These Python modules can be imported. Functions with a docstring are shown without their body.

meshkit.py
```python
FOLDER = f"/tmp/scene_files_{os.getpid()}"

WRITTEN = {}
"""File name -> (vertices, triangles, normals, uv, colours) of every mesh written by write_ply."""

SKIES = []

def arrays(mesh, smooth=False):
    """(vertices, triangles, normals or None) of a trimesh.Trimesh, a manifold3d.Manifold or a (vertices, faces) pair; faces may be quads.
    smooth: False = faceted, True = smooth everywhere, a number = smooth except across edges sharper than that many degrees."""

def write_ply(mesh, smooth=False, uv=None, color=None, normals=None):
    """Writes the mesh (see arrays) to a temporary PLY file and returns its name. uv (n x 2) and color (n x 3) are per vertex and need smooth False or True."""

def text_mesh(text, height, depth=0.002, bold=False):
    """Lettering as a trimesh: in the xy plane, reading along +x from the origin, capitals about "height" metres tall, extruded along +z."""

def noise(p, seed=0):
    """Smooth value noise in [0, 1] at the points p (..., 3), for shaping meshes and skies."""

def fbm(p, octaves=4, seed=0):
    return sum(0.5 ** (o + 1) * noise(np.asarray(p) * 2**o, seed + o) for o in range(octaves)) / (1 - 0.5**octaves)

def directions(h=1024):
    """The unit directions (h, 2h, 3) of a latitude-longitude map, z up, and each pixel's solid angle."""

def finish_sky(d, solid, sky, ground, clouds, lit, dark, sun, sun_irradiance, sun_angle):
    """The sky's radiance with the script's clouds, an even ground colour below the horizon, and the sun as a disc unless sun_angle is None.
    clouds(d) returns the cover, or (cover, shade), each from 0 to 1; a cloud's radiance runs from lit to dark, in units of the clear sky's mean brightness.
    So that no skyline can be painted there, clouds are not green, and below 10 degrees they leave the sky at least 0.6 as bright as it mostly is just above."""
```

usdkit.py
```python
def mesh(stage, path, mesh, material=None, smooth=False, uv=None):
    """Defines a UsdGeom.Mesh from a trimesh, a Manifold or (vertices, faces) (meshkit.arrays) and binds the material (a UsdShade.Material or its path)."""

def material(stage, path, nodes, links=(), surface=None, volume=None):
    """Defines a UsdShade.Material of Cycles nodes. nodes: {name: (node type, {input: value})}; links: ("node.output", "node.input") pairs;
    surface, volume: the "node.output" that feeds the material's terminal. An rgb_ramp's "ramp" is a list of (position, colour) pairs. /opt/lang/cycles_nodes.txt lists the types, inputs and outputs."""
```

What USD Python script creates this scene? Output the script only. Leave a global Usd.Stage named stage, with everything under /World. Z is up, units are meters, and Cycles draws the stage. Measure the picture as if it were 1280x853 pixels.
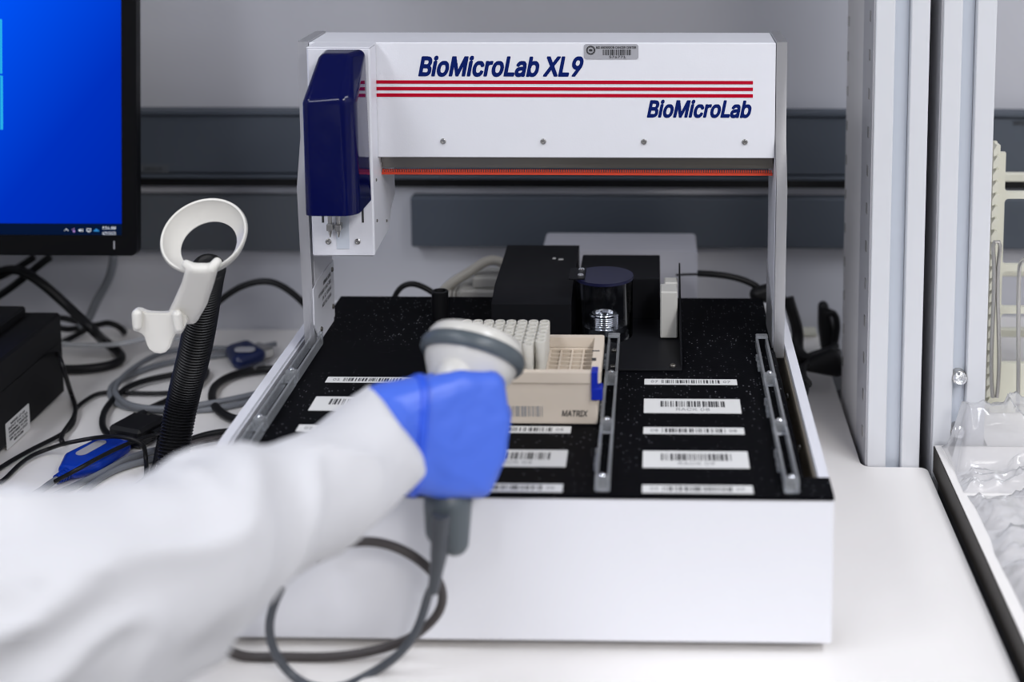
import math, random
import numpy as np, trimesh, usdkit, meshkit
import manifold3d as m3
from shapely.geometry import Polygon, box as sbox
from scipy.interpolate import CubicSpline
from pxr import Usd, UsdGeom, UsdLux, UsdShade, Gf, Sdf

random.seed(7); np.random.seed(7)
stage = Usd.Stage.CreateInMemory()
UsdGeom.SetStageUpAxis(stage, UsdGeom.Tokens.z); UsdGeom.SetStageMetersPerUnit(stage, 1.0)
UsdGeom.Xform.Define(stage, '/World'); UsdGeom.Scope.Define(stage, '/World/Looks')

# ---------------------------------------------------------------- camera (bench top is z = 0, wall at y = 1.61)
F, CX, CY, CAMH = 1778.0, 779.4, 17.867, 0.5769                     # 50 mm view camera with shift, in pixels of 1280x853
PITCH, YAW, ROLL = 0.124765, -0.022535, -0.001955
def _axes():
    f = np.array([math.sin(YAW)*math.cos(PITCH), math.cos(YAW)*math.cos(PITCH), -math.sin(PITCH)])
    r0 = np.array([math.cos(YAW), -math.sin(YAW), 0]); d0 = np.cross(f, r0)
    return np.array([math.cos(ROLL)*r0 - math.sin(ROLL)*d0, math.sin(ROLL)*r0 + math.cos(ROLL)*d0, f])
AX = _axes(); EYE = np.array([0, 0, CAMH])
cam = UsdGeom.Camera.Define(stage, '/World/Camera')
cam.CreateHorizontalApertureAttr(36.0); cam.CreateVerticalApertureAttr(36.0*853/1280)
cam.CreateFocalLengthAttr(F/1280*36); cam.CreateHorizontalApertureOffsetAttr((640-CX)/1280*36)
cam.CreateVerticalApertureOffsetAttr((CY-426.5)/1280*36)
cam.CreateClippingRangeAttr(Gf.Vec2f(0.05, 100)); cam.CreateFStopAttr(3.2); cam.CreateFocusDistanceAttr(1.26)
cam.CreateExposureAttr(0.0)
m = np.eye(4); m[0, :3], m[1, :3], m[2, :3], m[3, :3] = AX[0], -AX[1], -AX[2], EYE
cam.AddTransformOp().Set(Gf.Matrix4d(*m.ravel().tolist()))

# ---------------------------------------------------------------- light: ceiling panels of the laboratory
def rect_light(name, loc, w, h, power, color=(1, 1, 1)):
    l = UsdLux.RectLight.Define(stage, '/World/' + name)
    l.CreateWidthAttr(w); l.CreateHeightAttr(h); l.CreateIntensityAttr(power); l.CreateColorAttr(Gf.Vec3f(*color))
    UsdGeom.Xformable(l).AddTranslateOp().Set(Gf.Vec3d(*loc))
    return l
WARM, COOL = (1, 0.97, 0.94), (0.94, 0.97, 1.04)
rect_light('ceiling_lamp', (-1.25, 0.15, 1.88), 0.6, 1.2, 7.5, COOL)
rect_light('ceiling_lamp_001', (1.10, 0.15, 1.88), 0.6, 1.2, 12.0, COOL)
rect_light('ceiling_lamp_002', (-1.25, -1.5, 1.88), 0.6, 1.2, 13.0, COOL)
rect_light('ceiling_lamp_003', (1.10, -1.5, 1.88), 0.6, 1.2, 22.0, WARM)

# ---------------------------------------------------------------- helpers
def at(x, y, /, **k):
    """The point of a plane (x=, y= or z=) on the sight line of a pixel of the photograph."""
    d = AX.T @ np.array([(x-CX)/F, (y-CY)/F, 1]); (a, v), = k.items(); i = 'xyz'.index(a)
    return EYE + d*(v-EYE[i])/d[i]
def S(r, g, b):
    f = lambda c: ((c/255+0.055)/1.055)**2.4 if c > 10 else c/255/12.92
    return (f(r), f(g), f(b))
_used = set()
def numbered(path):
    p, k = path, 0
    while p in _used:
        k += 1; p = f'{path}_{k:03d}'
    _used.add(p); return p
def data(prim, **k):
    for a, b in k.items():
        if b: prim.SetCustomDataByKey(a, b)
def thing(name, label, category, loc=(0, 0, 0), group=None, kind=None):
    x = UsdGeom.Xform.Define(stage, numbered('/World/' + name)); x.AddTranslateOp().Set(Gf.Vec3d(*map(float, loc)))
    data(x.GetPrim(), label=label, category=category, group=group, kind=kind); x.loc = np.array(loc, float)
    return x
class Part:
    def __init__(s, path, prim, loc): s.path, s.prim, s.loc = path, prim, loc
    def GetPath(s): return Sdf.Path(s.path)
def obj(name, mesh, mat, parent=None, smooth=30, label=None, **k):
    if isinstance(mesh, list): mesh = cat(mesh)
    base = str(parent.GetPath()) if parent is not None else '/World'
    path = numbered(base + '/' + name)
    loc = parent.loc if parent is not None else np.zeros(3)
    if hasattr(mesh, 'to_mesh'):
        q = mesh.to_mesh(); mesh = trimesh.Trimesh(q.vert_properties[:, :3], q.tri_verts, process=False)
    if np.any(loc): mesh = mesh.copy(); mesh.apply_translation(-loc)
    u = usdkit.mesh(stage, path, mesh, '/World/Looks/' + mat, smooth=smooth)
    data(u.GetPrim(), label=label, **k)
    return Part(path, u.GetPrim(), loc)
def struct(name, mesh, mat, label, category, **k): return obj(name, mesh, mat, None, label=label, category=category, kind='structure', **k)
def cat(ms): return trimesh.util.concatenate([x for x in ms])
def box(x0, x1, y0, y1, z0, z1, b=0.0):
    x0, x1 = min(x0, x1), max(x0, x1); y0, y1 = min(y0, y1), max(y0, y1); z0, z1 = min(z0, z1), max(z0, z1)
    if b <= 0:
        t = trimesh.creation.box((x1-x0, y1-y0, z1-z0)); t.apply_translation(((x0+x1)/2, (y0+y1)/2, (z0+z1)/2)); return t
    b = min(b, (x1-x0)/2.01, (y1-y0)/2.01, (z1-z0)/2.01)
    P = []
    for x, sx in ((x0, 1), (x1, -1)):
        for y, sy in ((y0, 1), (y1, -1)):
            for z, sz in ((z0, 1), (z1, -1)):
                P += [(x, y+sy*b, z+sz*b), (x+sx*b, y, z+sz*b), (x+sx*b, y+sy*b, z)]
    return trimesh.convex.convex_hull(np.array(P))
def frame_of(d):
    d = np.asarray(d, float); d = d/np.linalg.norm(d)
    a = np.array([0, 0, 1.0]) if abs(d[2]) < 0.9 else np.array([1.0, 0, 0])
    u = np.cross(a, d); u /= np.linalg.norm(u); return u, np.cross(d, u), d
def lathe(profile, center=(0, 0, 0), axis=(0, 0, 1), n=32):
    u, v, d = frame_of(axis); t = np.arange(n)/n*2*math.pi
    V = []; Fc = []
    for r, z in profile:
        V.append(np.asarray(center) + d*z + (np.cos(t)[:, None]*u + np.sin(t)[:, None]*v)*max(r, 1e-5))
    V = np.vstack(V); k = len(profile)
    for i in range(k-1):
        for j in range(n):
            a, b = i*n+j, i*n+(j+1) % n; Fc += [(a, b, b+n), (a, b+n, a+n)]
    return trimesh.Trimesh(V, np.array(Fc), process=False)
def cyl(p0, p1, r, n=20, r1=None):
    p0, p1 = np.asarray(p0, float), np.asarray(p1, float); L = np.linalg.norm(p1-p0); r1 = r if r1 is None else r1
    return lathe([(0, 0), (r, 0), (r1, L), (0, L)], p0, p1-p0, n)
def sweep(pts, r, n=10, step=0.004, flat=1.0, rows=None):
    """A round cable through the points (spline); r may be a function of the length fraction."""
    P = np.array(pts, float); keep = [0]+[i for i in range(1, len(P)) if np.linalg.norm(P[i]-P[i-1]) > 1e-6]; P = P[keep]
    s = np.r_[0, np.cumsum(np.linalg.norm(np.diff(P, axis=0), axis=1)**0.7)]
    cs = CubicSpline(s, P) if len(P) > 2 else None
    L = np.linalg.norm(np.diff(P, axis=0), axis=1).sum(); m_ = rows or max(4, int(L/step))
    q = np.linspace(0, s[-1], max(m_, 200)); C = cs(q) if cs is not None else P[0]+(P[1]-P[0])*(q/s[-1])[:, None]
    al = np.r_[0, np.cumsum(np.linalg.norm(np.diff(C, axis=0), axis=1))]; q = np.interp(np.linspace(0, al[-1], m_), al, q); C = cs(q) if cs is not None else P[0]+(P[1]-P[0])*(q/s[-1])[:, None]
    T = np.gradient(C, axis=0); T /= np.linalg.norm(T, axis=1, keepdims=True)
    u, v, _ = frame_of(T[0]); V = []; t = np.arange(n)/n*2*math.pi
    for i in range(m_):
        u = u - T[i]*(u @ T[i]); u /= np.linalg.norm(u); v = np.cross(T[i], u)
        rr = r(i/(m_-1)) if callable(r) else r
        V.append(C[i] + rr*(np.cos(t)[:, None]*u + flat*np.sin(t)[:, None]*v))
    V = np.vstack(V + [C[0][None], C[-1][None]]); Fc = []
    for i in range(m_-1):
        for j in range(n):
            a, b = i*n+j, i*n+(j+1) % n; Fc += [(a, b, b+n), (a, b+n, a+n)]
    for j in range(n):
        Fc += [(m_*n, (j+1) % n, j), (m_*n+1, (m_-1)*n+j, (m_-1)*n+(j+1) % n)]
    return trimesh.Trimesh(V, np.array(Fc), process=False)
def prism(poly, a0, a1, plane='xy'):
    """A polygon extruded along the remaining axis from a0 to a1; plane names the polygon's two axes."""
    if not hasattr(poly, 'exterior'): poly = Polygon(poly)
    t = trimesh.creation.extrude_polygon(poly, a1-a0, engine='earcut'); v = t.vertices.copy()
    o = {'xy': (0, 1, 2), 'xz': (0, 2, 1), 'yz': (1, 2, 0)}[plane]
    w = np.zeros_like(v); w[:, o[0]], w[:, o[1]], w[:, o[2]] = v[:, 0], v[:, 1], v[:, 2]+a0
    t = trimesh.Trimesh(w, t.faces, process=False)
    if plane == 'xz': t.invert()
    return t
def rrect(x0, x1, y0, y1, r): return sbox(x0+r, y0+r, x1-r, y1-r).buffer(r, quad_segs=5)
def hull(pts, seg=16):
    return m3.Manifold.batch_hull([m3.Manifold.sphere(r, seg).translate(tuple(map(float, p))) for p, r in pts])
def tm(mf):
    q = mf.to_mesh(); return trimesh.Trimesh(q.vert_properties[:, :3], q.tri_verts, process=False)
_font = None
def text(s, h, width=None, shear=0.0, bold=True, depth=0.0002, weight=None):
    """Lettering: the font's outlines thickened by weight (of 96 per em), squeezed to the given width and slanted."""
    global _font
    import glob
    from PIL import Image, ImageDraw, ImageFont
    from shapely import affinity, union_all
    if _font is None: _font = ImageFont.truetype(glob.glob('/opt/blender-*/*/datafiles/fonts/Inter.woff2')[0], 96)
    sw = weight if weight is not None else (2 if bold else 0)
    x0, y0, x1, y1 = _font.getbbox(s, anchor='ls', stroke_width=sw)
    im = Image.new('L', (x1-x0+8, y1-y0+8)); ImageDraw.Draw(im).text((4-x0, 4-y0), s, 255, _font, anchor='ls', stroke_width=sw)
    on = np.pad(np.asarray(im) > 127, ((0, 0), (1, 1))).astype(np.int8)
    rows, st_ = np.nonzero(np.diff(on, axis=1) == 1); en_ = np.nonzero(np.diff(on, axis=1) == -1)[1]
    from shapely import box as vbox
    sh = union_all(vbox(st_, -rows-1, en_, -rows)).buffer(0.6).buffer(-0.6).simplify(0.7)
    k = h/70.0; sh = affinity.affine_transform(sh, [k, 0, 0, k, -4*k, (4-y0)*k])
    t = trimesh.util.concatenate([trimesh.creation.extrude_polygon(g, depth, engine='earcut') for g in getattr(sh, 'geoms', [sh])])
    v = t.vertices.copy(); v[:, 0] -= v[:, 0].min()
    if width: v[:, 0] *= (width - shear*h)/v[:, 0].max()
    v[:, 0] += shear*v[:, 1]; return trimesh.Trimesh(v, t.faces, process=False)
def place(t, o, u, v):
    """Puts a flat drawing (x, y, depth) at o with its x along u and its y along v."""
    u, v = np.asarray(u, float), np.asarray(v, float); w = np.cross(u, v); q = t.vertices
    r = trimesh.Trimesh(np.asarray(o) + q[:, :1]*u + q[:, 1:2]*v + q[:, 2:3]*w, t.faces, process=False); return r
UP, RT, BK = (0, 0, 1), (1, 0, 0), (0, 1, 0)
def bars(w, h, n, seed, gap=0.0):
    """A barcode w x h in the xy plane."""
    rg = random.Random(seed); ms = []; k = [rg.choice((1, 1, 2, 3)) for _ in range(2*n+1)]; u = w/sum(k); x = 0
    for i, q in enumerate(k):
        if i % 2 == 0: ms.append(box(x, x+q*u, 0, h, 0, 0.00015))
        x += q*u
    return cat(ms)
def screw(name, p, r, parent, mat='steel', axis=(0, -1, 0), label=None):
    a = lathe([(0, 0), (r, 0), (r, r*0.35), (r*0.75, r*0.6), (r*0.45, r*0.6), (r*0.4, r*0.25), (0, r*0.25)], p, axis, 16)
    return obj(name, a, mat, parent, label=label)
def taubin(t, n=10): trimesh.smoothing.filter_taubin(t, iterations=n); return t

# ---------------------------------------------------------------- materials
def mat(name, col, rough=0.5, metal=0.0, noise=None, bump=None, **k):
    """noise = (scale, second colour, low, high); bump = (scale, strength)."""
    n = {'p': ('principled_bsdf', {'base_color': col, 'roughness': rough, 'metallic': metal, **k})}; L = []
    if noise or bump: n['g'] = ('geometry', {})
    if noise:
        sc, c2, lo, hi = noise
        n['n'] = ('noise_texture', {'scale': sc, 'detail': 4.0}); n['r'] = ('rgb_ramp', {'ramp': [(lo, col), (hi, c2)]})
        L += [('g.position', 'n.vector'), ('n.fac', 'r.fac'), ('r.color', 'p.base_color')]
    if bump:
        n['bn'] = ('noise_texture', {'scale': bump[0], 'detail': 3.0}); n['b'] = ('bump', {'strength': bump[1], 'distance': bump[2] if len(bump) > 2 else 0.001})
        L += [('g.position', 'bn.vector'), ('bn.fac', 'b.height'), ('b.normal', 'p.normal')]
    usdkit.material(stage, '/World/Looks/' + name, n, L, surface='p.BSDF')
def glow(name, col, s):
    usdkit.material(stage, '/World/Looks/' + name, {'e': ('emission', {'color': col, 'strength': s})}, [], surface='e.emission')
mat('wall_paint', (0.52, 0.525, 0.57), 0.7, bump=(300, 0.15))
mat('far_wall', (0.2, 0.2, 0.21), 0.8)
mat('ceiling_paint', (0.6, 0.6, 0.6), 0.8)
mat('floor_vinyl', (0.12, 0.12, 0.13), 0.45, noise=(30, (0.16, 0.16, 0.16), 0.4, 0.7))
mat('laminate', (0.84, 0.815, 0.795), 0.42, noise=(9, (0.86, 0.835, 0.815), 0.35, 0.7), bump=(900, 0.05))
mat('dark_edge', (0.02, 0.016, 0.012), 0.55)
mat('frame_grey', (0.085, 0.088, 0.095), 0.5)
mat('trunking', (0.068, 0.082, 0.105), 0.5, bump=(500, 0.1))
mat('trunking_pale', (0.085, 0.095, 0.110), 0.5, bump=(500, 0.1))
mat('post_paint', (0.66, 0.67, 0.70), 0.42)
mat('post_side', (0.74, 0.73, 0.735), 0.5)
mat('post_groove', (0.56, 0.60, 0.67), 0.4)
mat('machine_white', (0.74, 0.745, 0.80), 0.38, bump=(700, 0.06))
mat('front_white', (0.78, 0.785, 0.83), 0.42, bump=(700, 0.06))
n_ = {'g': ('geometry', {}), 'v': ('voronoi_texture', {'scale': 420.0, 'randomness': 1.0}), 'w': ('noise_texture', {'scale': 11.0, 'detail': 3.0}), 'sc': ('separate_color', {}),
      'm': ('math', {'math_type': 'less_than', 'value2': 0.0}), 'a': ('math', {'math_type': 'multiply_add', 'value2': 0.55, 'value3': -0.12}), 'k': ('math', {'math_type': 'less_than', 'value2': 0.22}), 'mk': ('math', {'math_type': 'multiply'}),
      'c': ('mix_color', {'a': (0.0022, 0.0023, 0.0034), 'b': (0.30, 0.31, 0.34)}), 'bn': ('noise_texture', {'scale': 900.0, 'detail': 2.0}),
      'b': ('bump', {'strength': 0.25, 'distance': 0.0006}), 'p': ('principled_bsdf', {'roughness': 0.55, 'specular_ior_level': 0.04})}
usdkit.material(stage, '/World/Looks/deck_black', n_, [('g.position', 'v.vector'), ('g.position', 'w.vector'), ('w.fac', 'a.value1'), ('v.distance', 'm.value1'), ('a.value', 'm.value2'),
    ('v.color', 'sc.color'), ('sc.r', 'k.value1'), ('m.value', 'mk.value1'), ('k.value', 'mk.value2'), ('mk.value', 'c.fac'),
    ('c.result', 'p.base_color'), ('g.position', 'bn.vector'), ('bn.fac', 'b.height'), ('b.normal', 'p.normal')], surface='p.BSDF')
mat('satin_black', (0.006, 0.0062, 0.008), 0.5, specular_ior_level=0.15, bump=(800, 0.2, 0.0006))
mat('plastic_black', (0.005, 0.005, 0.006), 0.4, specular_ior_level=0.35)
mat('cable_black', (0.005, 0.005, 0.006), 0.45, specular_ior_level=0.3)
mat('cable_grey', (0.17, 0.18, 0.20), 0.45)
mat('cable_beige', (0.42, 0.40, 0.36), 0.5)
mat('cable_slate', (0.055, 0.062, 0.075), 0.4)
mat('cable_brown', (0.045, 0.038, 0.038), 0.45)
mat('printer_black', (0.006, 0.006, 0.007), 0.55, specular_ior_level=0.18, bump=(1200, 0.3, 0.0005))
mat('bezel_black', (0.002, 0.002, 0.0028), 0.35, specular_ior_level=0.12)
mat('blue_gloss', (0.001, 0.0025, 0.050), 0.08, specular_ior_level=0.22)
mat('lid_blue', (0.006, 0.007, 0.035), 0.3)
mat('aluminium', (0.66, 0.66, 0.68), 0.36, 0.9, bump=(400, 0.15, 0.0005))
mat('steel', (0.55, 0.54, 0.52), 0.28, 1.0)
mat('steel_dark', (0.24, 0.225, 0.20), 0.3, 0.9)
mat('chrome', (0.85, 0.86, 0.88), 0.12, 1.0)
mat('slot_metal', (0.33, 0.29, 0.225), 0.45, 0.15)
mat('belt_orange', (0.70, 0.06, 0.022), 0.5)
mat('print_red', (0.46, 0.003, 0.022), 0.5, specular_ior_level=0.1)
mat('print_navy', (0.002, 0.012, 0.12), 0.5, specular_ior_level=0.1)
mat('print_black', (0.03, 0.03, 0.033), 0.6)
mat('print_grey', (0.30, 0.30, 0.31), 0.6)
mat('sticker_white', (0.72, 0.72, 0.71), 0.55)
mat('sticker_grey', (0.38, 0.38, 0.41), 0.4)
mat('sticker_pink', (0.62, 0.18, 0.2), 0.5)
usdkit.material(stage, '/World/Looks/acrylic', {'t': ('transparent_bsdf', {'color': (0.93, 0.95, 0.97)}), 'g': ('glossy_bsdf', {'roughness': 0.12}), 'd': ('diffuse_bsdf', {'color': (0.8, 0.82, 0.85)}),
    'f': ('fresnel', {'IOR': 1.5}), 'x': ('mix_closure', {}), 'y': ('mix_closure', {'fac': 0.16})}, [('f.fac', 'x.fac'), ('t.BSDF', 'x.closure1'), ('g.BSDF', 'x.closure2'), ('x.closure', 'y.closure1'), ('d.BSDF', 'y.closure2')], surface='y.closure')
usdkit.material(stage, '/World/Looks/clear_tube', {'t': ('transparent_bsdf', {'color': (0.95, 0.96, 0.98)}), 'g': ('glossy_bsdf', {'roughness': 0.05}), 'f': ('fresnel', {'IOR': 1.22}),
    'x': ('mix_closure', {})}, [('f.fac', 'x.fac'), ('t.BSDF', 'x.closure1'), ('g.BSDF', 'x.closure2')], surface='x.closure')
mat('rack_beige', (0.66, 0.575, 0.48), 0.5)
mat('rack_grid', (0.62, 0.53, 0.43), 0.55)
mat('latch_blue', (0.004, 0.02, 0.36), 0.35)
mat('tube_plastic', (0.86, 0.84, 0.78), 0.4, transmission_weight=0.35, subsurface_weight=0.3, subsurface_radius=(0.01, 0.01, 0.01))
mat('scanner_white', (0.62, 0.605, 0.565), 0.3, coat_weight=0.2)
mat('scanner_grey', (0.075, 0.092, 0.105), 0.38)
mat('holder_white', (0.76, 0.74, 0.69), 0.35)
mat('nitrile', (0.058, 0.142, 0.68), 0.42, bump=(260, 0.12, 0.0006))
mat('nitrile_roll', (0.02, 0.09, 0.66), 0.42)
mat('coat_cotton', (0.63, 0.63, 0.655), 0.85, bump=(60, 0.12, 0.002), sheen_weight=0.15)
mat('skin', (0.55, 0.34, 0.25), 0.5)
mat('adapter_blue', (0.008, 0.07, 0.62), 0.18, transmission_weight=0.5, ior=1.4)
mat('adapter_navy', (0.006, 0.014, 0.07), 0.3)
mat('cable_clear', (0.75, 0.77, 0.80), 0.2, transmission_weight=0.5)
mat('cream_plastic', (0.66, 0.65, 0.55), 0.45)
mat('beige_plastic', (0.46, 0.45, 0.42), 0.5)
mat('white_box', (0.60, 0.60, 0.66), 0.45)
mat('sensor_white', (0.50, 0.49, 0.46), 0.45)
mat('cabinet_white', (0.72, 0.72, 0.72), 0.5)
usdkit.material(stage, '/World/Looks/bag_film', {'t': ('transparent_bsdf', {'color': (0.96, 0.96, 0.97)}), 'g': ('glossy_bsdf', {'roughness': 0.14}), 'd': ('diffuse_bsdf', {'color': (0.75, 0.75, 0.77)}),
    'l': ('layer_weight', {'blend': 0.35}), 'x': ('mix_closure', {}), 'y': ('mix_closure', {'fac': 0.22})},
    [('l.facing', 'x.fac'), ('t.BSDF', 'x.closure1'), ('g.BSDF', 'x.closure2'), ('x.closure', 'y.closure1'), ('d.BSDF', 'y.closure2')], surface='y.closure')
usdkit.material(stage, '/World/Looks/screen_blue', {'g': ('geometry', {}), 's': ('separate_xyz', {}),
    'a': ('map_range', {'from_min': 0.16, 'from_max': 0.42, 'to_min': 0.0, 'to_max': 0.6}), 'b': ('map_range', {'from_min': -0.52, 'from_max': -0.66, 'to_min': 0.0, 'to_max': 0.4}),
    'm': ('math', {'math_type': 'add'}), 'r': ('rgb_ramp', {'ramp': [(0, (0.0, 0.016, 0.36)), (0.5, (0.0, 0.03, 0.52)), (1, (0.0, 0.085, 0.92))]}), 'e': ('emission', {'strength': 1.0})},
    [('g.position', 's.vector'), ('s.z', 'a.value'), ('s.x', 'b.value'), ('a.result', 'm.value1'), ('b.result', 'm.value2'), ('m.value', 'r.fac'), ('r.color', 'e.color')], surface='e.emission')
glow('screen_cyan', (0.01, 0.28, 0.75), 1.0); glow('screen_cyan_edge', (0.03, 0.55, 0.85), 1.0)
glow('screen_bar', (0.002, 0.008, 0.035), 1.0); glow('screen_text', (0.75, 0.8, 0.9), 1.0); glow('screen_cloud', (0.03, 0.22, 0.55), 1.0); glow('screen_violet', (0.35, 0.2, 0.55), 1.0)

# ================================================================ THE SETTING
WY = 1.61
struct('wall_back', box(-2.2, 1.8, WY, WY+0.1, -0.76, 1.9), 'wall_paint', 'pale grey painted wall behind the bench', 'wall')
struct('wall_left', box(-2.3, -2.2, -2.4, WY+0.1, -0.76, 1.9), 'ceiling_paint', 'white side wall left of the bench', 'wall')
struct('wall_right', box(1.8, 1.9, -2.4, WY+0.1, -0.76, 1.9), 'ceiling_paint', 'white side wall right of the benches', 'wall')
struct('wall_front', box(-2.3, 1.9, -2.5, -2.4, -0.76, 1.9), 'far_wall', 'grey wall behind the camera', 'wall')
struct('floor', box(-2.3, 1.9, -2.5, WY+0.1, -0.86, -0.76), 'floor_vinyl', 'dark grey vinyl laboratory floor', 'floor')
struct('ceiling', box(-2.3, 1.9, -2.5, WY+0.1, 1.9, 2.0), 'ceiling_paint', 'white laboratory ceiling with lamp panels', 'ceiling')

# main bench, cut out around the post
b1 = Polygon([(-1.5, 0.72), (0.2497, 0.72), (0.2497, 1.2515), (0.190, 1.2515), (0.190, 1.608), (-1.5, 1.608)])
b1 = b1.buffer(-0.008, quad_segs=6).buffer(0.008, quad_segs=6); b1 = b1.buffer(0.010, quad_segs=6).buffer(-0.010, quad_segs=6)
bench = thing('workbench', 'off-white laminate workbench carrying the white tube sorter', 'workbench', (-0.6, 1.15, -0.76))
obj('worktop', prism(b1, -0.025, 0.0), 'laminate', bench)
obj('apron', box(-1.48, 0.22, 1.56, 1.60, -0.09, -0.0255), 'frame_grey', bench)
for x in (-1.45, 0.17):
    obj('leg', cat([box(x, x+0.04, 1.5, 1.54, -0.76, -0.026), box(x, x+0.04, 0.8, 1.5, -0.76, -0.72)]), 'frame_grey', bench)
b2 = Polygon([(0.2555, 0.72), (1.5, 0.72), (1.5, 1.608), (0.304, 1.608), (0.304, 1.2515), (0.2555, 1.2515)])
bench2 = thing('side_bench', 'off-white bench with dark edge beyond the narrow gap, under plastic film', 'workbench', (0.9, 1.15, -0.76))
obj('worktop', prism(b2.buffer(-0.001), 0.0205, 0.0217), 'laminate', bench2)
obj('edge_band', prism(b2, -0.004, 0.0205), 'dark_edge', bench2, label='dark brown edge of the worktop')
obj('side_frame', cat([box(0.258, 0.285, 0.74, 1.24, -0.07, -0.0045), box(0.2575, 0.262, 1.14, 1.24, -0.16, -0.07)]), 'frame_grey', bench2)
for x in (0.27, 1.4):
    obj('leg', cat([box(x, x+0.04, 1.16, 1.20, -0.76, -0.0705), box(x, x+0.04, 0.8, 1.16, -0.76, -0.72)]), 'frame_grey', bench2)
screw('bolt', (0.2574, 1.165, -0.09), 0.007, bench2, 'steel', (-1, 0, 0))

# service posts
def post(name, label, x0, gx0, gx1, x1, y0, y1, z0, side=True):
    p = thing(name, label, 'post', ((x0+x1)/2, (y0+y1)/2, z0))
    g = Polygon([(x0+0.0006, y0), (gx0, y0), (gx0, y0+0.009), (gx1, y0+0.009), (gx1, y0), (x1, y0), (x1, y0+0.05), (x0+0.0006, y0+0.05)])
    g = g.buffer(-0.0015).buffer(0.0015, quad_segs=4)
    obj('front_profile', prism(g, z0, 1.2), 'post_paint', p)
    obj('groove', box(gx0+0.0005, gx1-0.0005, y0+0.0078, y0+0.0088, z0, 1.2), 'post_groove', p)
    obj('side_strip', box(x0-0.0006, x0+0.0005, y0+0.002, y0+0.062, z0, 1.2), 'frame_alu', p)
    obj('side_panel', box(x0, x1, y0+0.0502, y1, z0, 1.2), 'post_side', p)
    if side:
        k = 0; z = 0.02
        while z < 0.46:
            obj('slot', cat([box(x0-0.0012, x0-0.0006, y0+0.018, y0+0.024, z, z+0.010, 0.0002)]), 'steel', p)
            obj('slot', box(x0-0.0008, x0-0.0001, y1-0.012, y1-0.008, z+0.012, z+0.022, 0.0002), 'steel', p)
            z += 0.0355
    return p
mat('frame_alu', (0.50, 0.50, 0.53), 0.4, 0.2)
post('service_post', 'white slotted service post standing in the bench cutout', 0.1945, 0.2126, 0.2265, 0.2434, 1.2535, 1.43, -0.76)
pb = post('service_post', 'white slotted service post with a bolt, at the plastic film', 0.2542, 0.272, 0.2845, 0.302, 1.2535, 1.43, -0.76, False)
for z in (0.0855, 0.034): screw('bolt', (0.2778, 1.2525, z), 0.0062, pb, 'chrome')
for z in (0.0855, 0.034): obj('bolt_shank', cyl((0.2778, 1.2525, z), (0.2778, 1.2625, z), 0.0066), 'steel', pb)

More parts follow.
